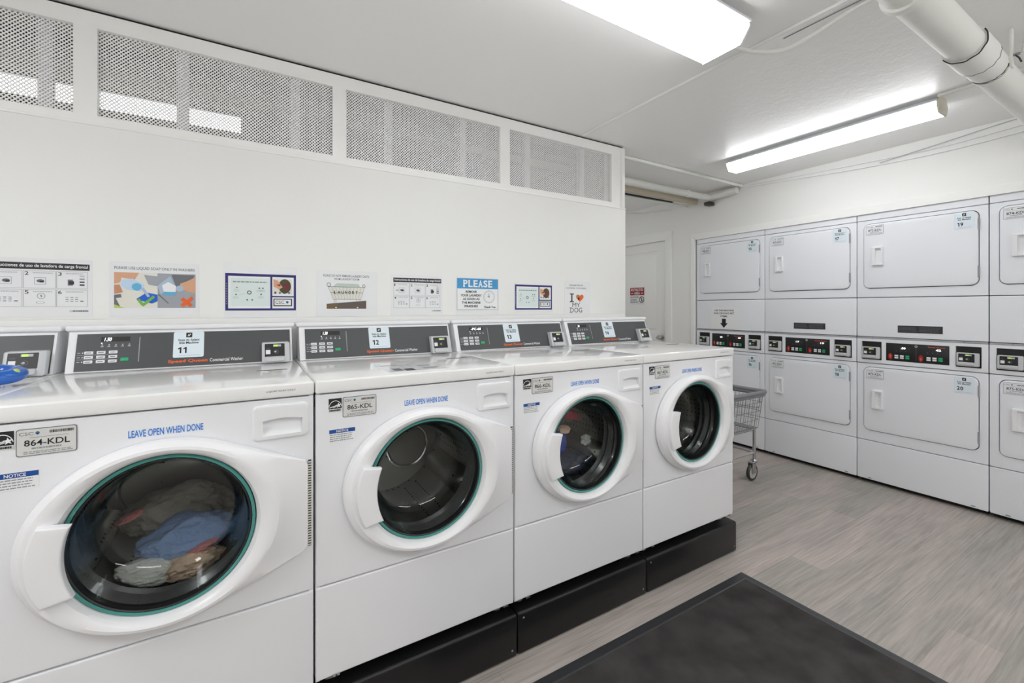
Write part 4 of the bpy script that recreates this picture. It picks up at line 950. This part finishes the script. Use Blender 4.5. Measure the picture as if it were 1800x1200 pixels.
# ------------------------------------------------------------------ pipes and cables
def curve(pts, n=8):
    """Catmull-Rom through points"""
    P = [Vector(p) for p in pts]; out = []
    for i in range(len(P)-1):
        p0 = P[max(0,i-1)]; p1 = P[i]; p2 = P[i+1]; p3 = P[min(len(P)-1,i+2)]
        for k in range(n):
            t = k/n; out.append(.5*((2*p1)+(p2-p0)*t+(2*p0-5*p1+4*p2-p3)*t*t+(3*p1-p0-3*p2+p3)*t**3))
    out.append(P[-1]); return out
def build_pipes():
    # the big drain pipe
    t = thing('drain_pipe', 'large white-painted drain pipe with a joint, hung across the ceiling at upper right', 'pipe', (2.9,.545,2.300))
    r = .058
    b = MB(); b.lathe([(r,-1.9),(r,1.035)], 0, 0, 'pipe_paint', 40, 'x'); b.build('pipe_body', t)
    b = MB(); b.lathe([(r,-1.135),(.066,-1.133),(.069,-1.122),(.069,-1.112),(.066,-1.102),(r,-1.100)], 0, 0, 'pipe_paint', 40, 'x'); b.build('pipe_collar', t)
    b = MB(); b.lathe([(r,-.56),(.066,-.556),(.0675,-.55),(.0675,-.40),(.066,-.37),(.0615,-.33),(.0615,-.26),(r,-.255)], 0, 0, 'pipe_paint', 40, 'x'); b.build('pipe_joint', t)
    for x, a0, a1, w in ((-.562,150,330,.0022),(-.395,170,300,.0014),(-.255,190,320,.0017)):
        b = MB(); pts = []
        for i in range(25):
            a = radians(a0+(a1-a0)*i/24); rr = .0655 if x < -.5 else (.0672 if x < -.3 else .0612); pts.append((x, rr*cos(a)*1.0, rr*sin(a)))
        b.tube([Vector((x+.004*sin(i*1.3), p[1], p[2])) for i, p in enumerate(pts)], w, 'soft_black', 6)
        tag(b.build('joint_crack', t), 'dark crack line at the pipe joint')
    b = MB()
    b.box(-.235,-.205,-.066,-.057,-.02,.138,'pipe_paint',.002); b.box(-.235,-.205,.057,.066,-.02,.138,'pipe_paint',.002)
    b.lathe([(.060,-.235),(.0625,-.233),(.0625,-.207),(.060,-.205)], 0, 0, 'pipe_paint', 32, 'x'); b.build('hanger_strap', t)
    b = MB(); b.tube([(-.22,-.064,.03),(-.22,-.085,.028)], .006, 'silver_d', 8); b.tube([(-.22,-.07,.03),(-.235,-.085,.005),(-.228,-.09,-.012)], .003, 'soft_black', 6); b.build('hanger_bolt', t)
    # branch conduits beside it
    t = thing('conduit', 'short white conduit branching off beside the large drain pipe', 'conduit', (2.70,.435,2.345))
    b = MB(); b.tube(curve([(-.02,.02,.0),(.0,-.02,.0),(.06,-.10,.005),(.2,-.3,.01),(.4,-.6,.01)]), .016, 'pipe_paint', 12); b.build('tube', t)
    b = MB(); b.tube([(.0,.0,0),(.0,-.03,0)], .021, 'pipe_paint', 12); b.build('coupling', t)
    t = thing('conduit', 'thin white conduit running beside the drain pipe at the right photo edge', 'conduit', (2.86,.46,2.39))
    b = MB(); b.tube([(-.07,.0,0),(.2,-.002,-.01),(1.07,-.005,-.01)], .011, 'pipe_paint', 10); b.build('tube', t)
    b = MB(); b.tube([(-.05,.0,.0),(.02,.0,-.004)], .015, 'silver_d', 10); b.build('coupling', t)
    # conduit from the white wall to the dryer wall
    b = MB(); b.tube([(2.2,2.372,ZC-.018),(3.92,2.378,ZC-.018)], .014, 'pipe_paint', 12); tag(b.build('conduit'), 'straight white conduit across the ceiling from the vented wall to the dryer wall', 'conduit')
    # pipes further back
    t = thing('pipe', 'white pipe with an elbow below the far ceiling, thickest of the three', 'pipe', (2.63,2.70,2.375))
    b = MB(); b.tube([(-.3,0,0),(1.17,0,0)], .028, 'pipe_paint', 16); b.build('pipe_body', t)
    b = MB(); b.tube(curve([(1.13,0,0),(1.20,0,0),(1.245,-.01,0),(1.26,-.05,0),(1.262,-.29,.012)]), .031, 'pipe_paint', 16); b.build('elbow', t)
    b = MB(); b.tube([(.91,0,0),(.945,0,0)], .034, 'pipe_paint', 16); b.build('coupling', t)
    b = MB(); b.tube([(2.33,2.885,2.378),(3.938,2.885,2.378)], .030, 'stain', 16); tag(b.build('pipe'), 'off-white stained pipe running just behind the thick elbowed pipe', 'pipe')
    b = MB(); b.tube(curve([(2.33,3.02,2.368),(2.7,3.02,2.355),(3.3,3.01,2.35),(3.938,2.985,2.352)]), .013, 'pipe_paint', 12); tag(b.build('pipe'), 'thin white pipe under the far ceiling, lowest of the three', 'pipe')
    b = MB(); b.box(3.86,3.941,2.67,2.735,2.30,2.335,'rubber',.006); tag(b.build('pipe_bracket'), 'small dark pipe bracket at the dryer wall below the elbow', 'bracket')
    b = MB(); b.tube(curve([(2.296,3.2,2.36),(2.9,3.3,2.31),(3.5,3.35,2.30),(3.941,3.2,2.36)]), .008, 'paper', 8); tag(b.build('cable'), 'white cable sagging under the far ceiling above the door', 'cable')
    b = MB(); b.box(2.35,3.93,3.16,3.185,ZC-.012,ZC-.0005,'soft_black'); struct(b.build('trim_30'))
    # cables across the top of the dryer wall
    x = XD-.008
    b = MB(); b.tube(curve([(x,2.37,2.405),(x,1.9,2.37),(x,1.4,2.335),(x,1.0,2.325),(x,.6,2.345),(x,.1,2.38)]), .004, 'paper', 8); tag(b.build('cable'), 'white cable sagging along the dryer wall, lower of the pair', 'cable')
    b = MB(); b.tube(curve([(x,2.33,2.42),(x,1.9,2.395),(x,1.4,2.37),(x,1.0,2.36),(x,.6,2.385),(x,.1,2.42)]), .0035, 'paper', 8); tag(b.build('cable'), 'white cable along the dryer wall, upper of the pair', 'cable')
    b = MB(); b.tube(curve([(x-.009,1.35,2.345),(x-.009,1.0,2.385),(x-.009,.7,2.42),(x-.009,.4,2.432)]), .0025, 'ink_light', 6); tag(b.build('cable'), 'thin grey cable rising steeply to the ceiling above the dryers', 'cable')
    b = MB(); b.box(3.15,3.17,-.3,.835,ZC-.018,ZC,'pipe_paint',.004); tag(b.build('conduit'), 'flat white conduit feeding the slim light over the dryers', 'conduit')
    # loose cable at the first lamp's end
    b = MB(); b.tube(curve([(1.70,1.10,ZC-.03),(1.76,1.10,ZC-.04),(1.84,1.06,ZC-.06),(1.92,.98,ZC-.065),(1.95,.86,ZC-.04),(1.955,.7,ZC-.012),(1.955,.3,ZC-.008),(1.955,-.5,ZC-.008)]), .009, 'pipe_paint', 10); tag(b.build('cable'), 'white cable looping from the end of the large lamp along the ceiling seam', 'cable')

# ------------------------------------------------------------------ cart, mat, laundry
def build_cart():
    X0, X1, Y0, Y1 = 2.60, 3.335, 1.835, 2.36
    cx, cy = (X0+X1)/2, (Y0+Y1)/2
    t = thing('laundry_cart', 'wire laundry cart with grey bumper rim parked behind the end washer', 'cart', (cx,cy,0))
    w, d = (X1-X0)/2, (Y1-Y0)/2; zt, zb = .655, .395; wb, db = w-.042, d-.04
    b = MB(); 
    def loop(sx, sy, z, r, n=5):
        out = []
        for qx, qy, a0 in ((1,1,0),(-1,1,pi/2),(-1,-1,pi),(1,-1,3*pi/2)):
            for i in range(n+1):
                a = a0+pi/2*i/n; out.append((qx*(sx-r)+r*cos(a), qy*(sy-r)+r*sin(a), z))
        return out
    b.tube(loop(w,d,zt+.012,.03), .016, 'bumper', 10, True); b.tube(loop(w-.004,d-.004,zt-.008,.03), .013, 'bumper', 10, True); b.build('bumper_rim', t)
    b = MB()
    nx, ny = 22, 16
    for i in range(nx+1):
        u = -1+2*i/nx
        b.tube([(u*(w-.02),-(d-.012),zt),(u*wb,-db,zb),(u*wb,db,zb),(u*(w-.02),d-.012,zt)], .0017, 'wire', 5)
    for i in range(ny+1):
        u = -1+2*i/ny
        b.tube([(-(w-.012),u*(d-.02),zt),(-wb,u*db,zb),(wb,u*db,zb),(w-.012,u*(d-.02),zt)], .0017, 'wire', 5)
    for k in range(5):
        u = k/4; b.tube(loop(wb+(w-.012-wb)*u, db+(d-.012-db)*u, zb+(zt-zb)*u, .02), .0022 if k else .0035, 'wire', 6, True)
    b.build('wire_basket', t)
    b = MB(); fx, fy = w-.048, d-.065
    b.tube(loop(fx,fy,zb-.014,.02), .010, 'chrome', 10, True); b.tube(loop(fx,fy,.205,.02), .010, 'chrome', 10, True); b.build('frame', t)
    for sx in (-1,1):
        for sy in (-1,1):
            b = MB(); b.tube([(sx*fx,sy*fy,zb-.01),(sx*fx,sy*fy,.15)], .0115, 'chrome', 12); b.build('leg', t)
            px, py = sx*fx, sy*fy
            b = MB(); b.lathe([(.0,.155),(.02,.155),(.024,.148),(.024,.138),(.0,.136)], px, 0, 'chrome', 20, 'z', cy=py)
            for q in (-1,1): b.box(px-.052,px-.006,py+q*.017-.0015,py+q*.017+.0015,.055,.142,'chrome',.001)
            b.box(px-.045,px+.012,py-.018,py+.018,.132,.139,'chrome',.002)
            c = b.build('caster', t)
            b = MB(xf=lambda p: (p[0]+px-.030, p[1]+py, p[2]+.062))
            b.lathe([(.046,-.011),(.056,-.012),(.062,-.006),(.062,.006),(.056,.012),(.046,.011)], 0, 0, 'rubber', 36); b.lathe([(.0,-.009),(.012,-.014),(.018,-.010),(.046,-.010),(.0465,0),(.046,.010),(.018,.010),(.012,.014),(.0,.009)], 0, 0, 'caster_grey', 36); b.build('wheel', c)

def build_mat():
    t = thing('floor_mat', 'black entrance mat with rubber border lying on the plank floor', 'mat', (1.32,.81,0))
    w, d = .762, .457; e = .050
    b = MB(); b.box(-w+e-.002,w-e+.002,-d+e-.002,d-e+.002,.0005,.0095,'mat_pile',.003); b.build('carpet_pile', t)
    b = MB(xf=lambda p: (p[0],p[2],p[1]))
    vs = []
    for x, y, z in ((w,d,.0005),(w-.006,d-.006,.003),(w-e+.012,d-e+.012,.0065),(w-e+.004,d-e+.004,.011),(w-e-.004,d-e-.004,.009)):
        for sx, sy in ((1,1),(-1,1),(-1,-1),(1,-1)): vs.append((sx*x,z,sy*y))
    b.add(vs, [[k*4+i,k*4+(i+1)%4,(k+1)*4+(i+1)%4,(k+1)*4+i] for k in range(4) for i in range(4)], 'rubber'); b.build('rubber_border', t)

def garment(c, r, m, seed, label, cat='laundry', grp=None, amp=.35, tilt=0.):
    bm = bmesh.new(); bmesh.ops.create_icosphere(bm, subdivisions=5, radius=1); o = Vector((seed*7.1, seed*3.3, seed*1.7))
    for v in bm.verts:
        p = v.co.copy(); n = noise.noise(p*1.6+o)*.55+abs(noise.noise(p*3.4+o*2))*-.55+noise.noise(p*8+o)*.12
        q = p*(1+amp*n*1.4); v.co = Vector((q.x*r[0], q.y*r[1], q.z*r[2]))
        x, z = v.co.x, v.co.z; v.co.x = x*cos(tilt)-z*sin(tilt); v.co.z = x*sin(tilt)+z*cos(tilt)
    b = MB(); b.bm(bm, m); tag(b.build('garment', loc=c, angle=80), label, cat, grp)
def build_laundry():
    x = WX0-WP; g = 'laundry inside the washer marked 11'; Y = WY
    garment((x+.335,Y+.42,.625),(.150,.075,.090),'cloth_grey',1,'grey-brown cloth at the back of the laundry in washer 11','laundry',g,.30)
    garment((x+.372,Y+.245,.610),(.130,.072,.062),'cloth_blue',2,'blue cloth in the middle of the laundry in washer 11','laundry',g,.28,.12)
    garment((x+.285,Y+.190,.552),(.085,.05,.036),'cloth_white',3,'off-white cloth at the front bottom of the laundry in washer 11','laundry',g,.25,-.2)
    garment((x+.385,Y+.175,.556),(.075,.045,.034),'cloth_beige',4,'beige cloth at the front bottom of the laundry in washer 11','laundry',g,.4,.25)
    garment((x+.225,Y+.27,.685),(.035,.03,.010),'cloth_pink',5,'small pink cloth at the upper left of the laundry in washer 11','laundry',g,.4,.35)
    garment((x+.41,Y+.165,.600),(.040,.02,.008),'cloth_pink',6,'pink cloth strip in front of the blue cloth in washer 11','laundry',g,.4,.3)
    x = WX0+WP; g = 'laundry inside the washer marked 13'
    garment((x+.45,Y+.27,.56),(.13,.10,.06),'cloth_navy',7,'dark navy clothes at the bottom inside the washer marked 13','laundry',g,.35)
    garment((x+.37,Y+.235,.69),(.055,.05,.075),'cloth_royal',8,'royal blue cloth in the washer marked 13','laundry',g,.3,.2)
    garment((x+.44,Y+.25,.795),(.085,.05,.028),'cloth_red',9,'dark pink cloth near the top inside the washer marked 13','laundry',g,.35,-.25)
    garment((x+.385,Y+.200,.738),(.035,.03,.020),'cloth_beige',10,'small beige cloth in the washer marked 13','laundry',g,.35)
    garment((x+.53,Y+.21,.665),(.028,.02,.026),'cloth_white',11,'small white cloth at the right inside the washer marked 13','laundry',g,.5)
def build_strap():
    t = thing('strap_loop', 'glossy blue strap loop with yellow-green dots on the leftmost washer lid', 'strap', (-.612,WY+.325,1.084))
    loop = curve([(-.16,-.03,.020),(-.06,-.035,.022),(.02,-.03,.024),(.062,-.005,.028),(.066,.035,.032),(.035,.060,.036),(-.03,.055,.040),(-.10,.05,.036),(-.18,.06,.03)], 8)
    b = MB(); rs = [.019]*len(loop); b.tube(loop, rs, 'blue_gloss', 14)
    b.build('strap_body', t)
    for k, d in ((27,(.25,-.75,.6)),(17,(.1,-.85,.5)),(9,(.0,-.9,.3)),(44,(.2,-.3,.9)),(38,(.8,-.2,.55))):
        d = Vector(d).normalized(); b = MB(); bm = bmesh.new(); bmesh.ops.create_icosphere(bm, subdivisions=3, radius=.0085)
        for v in bm.verts: v.co += loop[k]+d*.0165
        b.bm(bm, 'lime'); tag(b.build('dot', t), 'yellow-green dot')
def build_lid_paper():
    b = MB((WX0,WY,1.0842)); 
    def R(x0,x1,y0,y1,m,z=.0010): b.add([(x0,y0,z),(x1,y0,z),(x1,y1,z),(x0,y1,z)],[[0,1,2,3]],m)
    b.box(.235,.445,.045,.235,0,.0006,'paper_gloss')
    b.xf = lambda p: (p[0]+.245, p[2]+.205, .0010)
    b.text('NOTICE',0,.06,0,.014,0,'red',.02); b.xf = None
    R(.262,.290,.070,.125,'ink_mid'); R(.296,.330,.058,.105,'soft_black'); R(.32,.33,.12,.20,'ink_light'); R(.37,.415,.155,.168,'ink_mid'); R(.365,.425,.105,.112,'ink_grey'); R(.365,.42,.082,.09,'ink_mid'); R(.30,.36,.20,.204,'ink_grey')
    tag(b.build('paper_notice', recalc=False), 'printed paper notice lying flat on the lid of washer 12', 'notice')

# ------------------------------------------------------------------ go
LAMP, LAMP_SLIM, FILL_ROOM, LAMP_FAR, FILL_HALL, FILL_LEFT = 4.6, 9.8, 15.5, 2.5, 4.4, 24.0  # room, hall and left strengths drive the added unseen fill fittings
special_materials()
build_setting(); build_washers(); build_dryers(); build_posters(); build_lamps(); build_pipes(); build_cart(); build_mat(); build_laundry(); build_strap(); build_lid_paper()

cam = bpy.data.cameras.new('camera'); co = bpy.data.objects.new('camera', cam); COL.objects.link(co)
cam.sensor_width = 36; cam.lens = 773/1800*36; cam.shift_y = -60/1800; cam.clip_start = .02
co.location = (0,0,1.30); co.rotation_euler = (pi/2, 0, -radians(58.872-0.0)+0.0)
co.rotation_euler = (pi/2, 0, radians(58.872)-pi/2)
SC.camera = co
w = bpy.data.worlds.new('world'); SC.world = w; w.use_nodes = True; w.node_tree.nodes['Background'].inputs[0].default_value = (.02,.02,.02,1)
vs = SC.view_settings; vs.view_transform = 'Standard'; vs.look = 'None'; vs.exposure = .07; vs.gamma = 1.; vs.use_curve_mapping = False
SC.cycles.use_denoising = True
SC.cycles.max_bounces = 12; SC.cycles.diffuse_bounces = 9; SC.cycles.glossy_bounces = 4; SC.cycles.transparent_max_bounces = 16
SC.cycles.caustics_reflective = False; SC.cycles.caustics_refractive = False
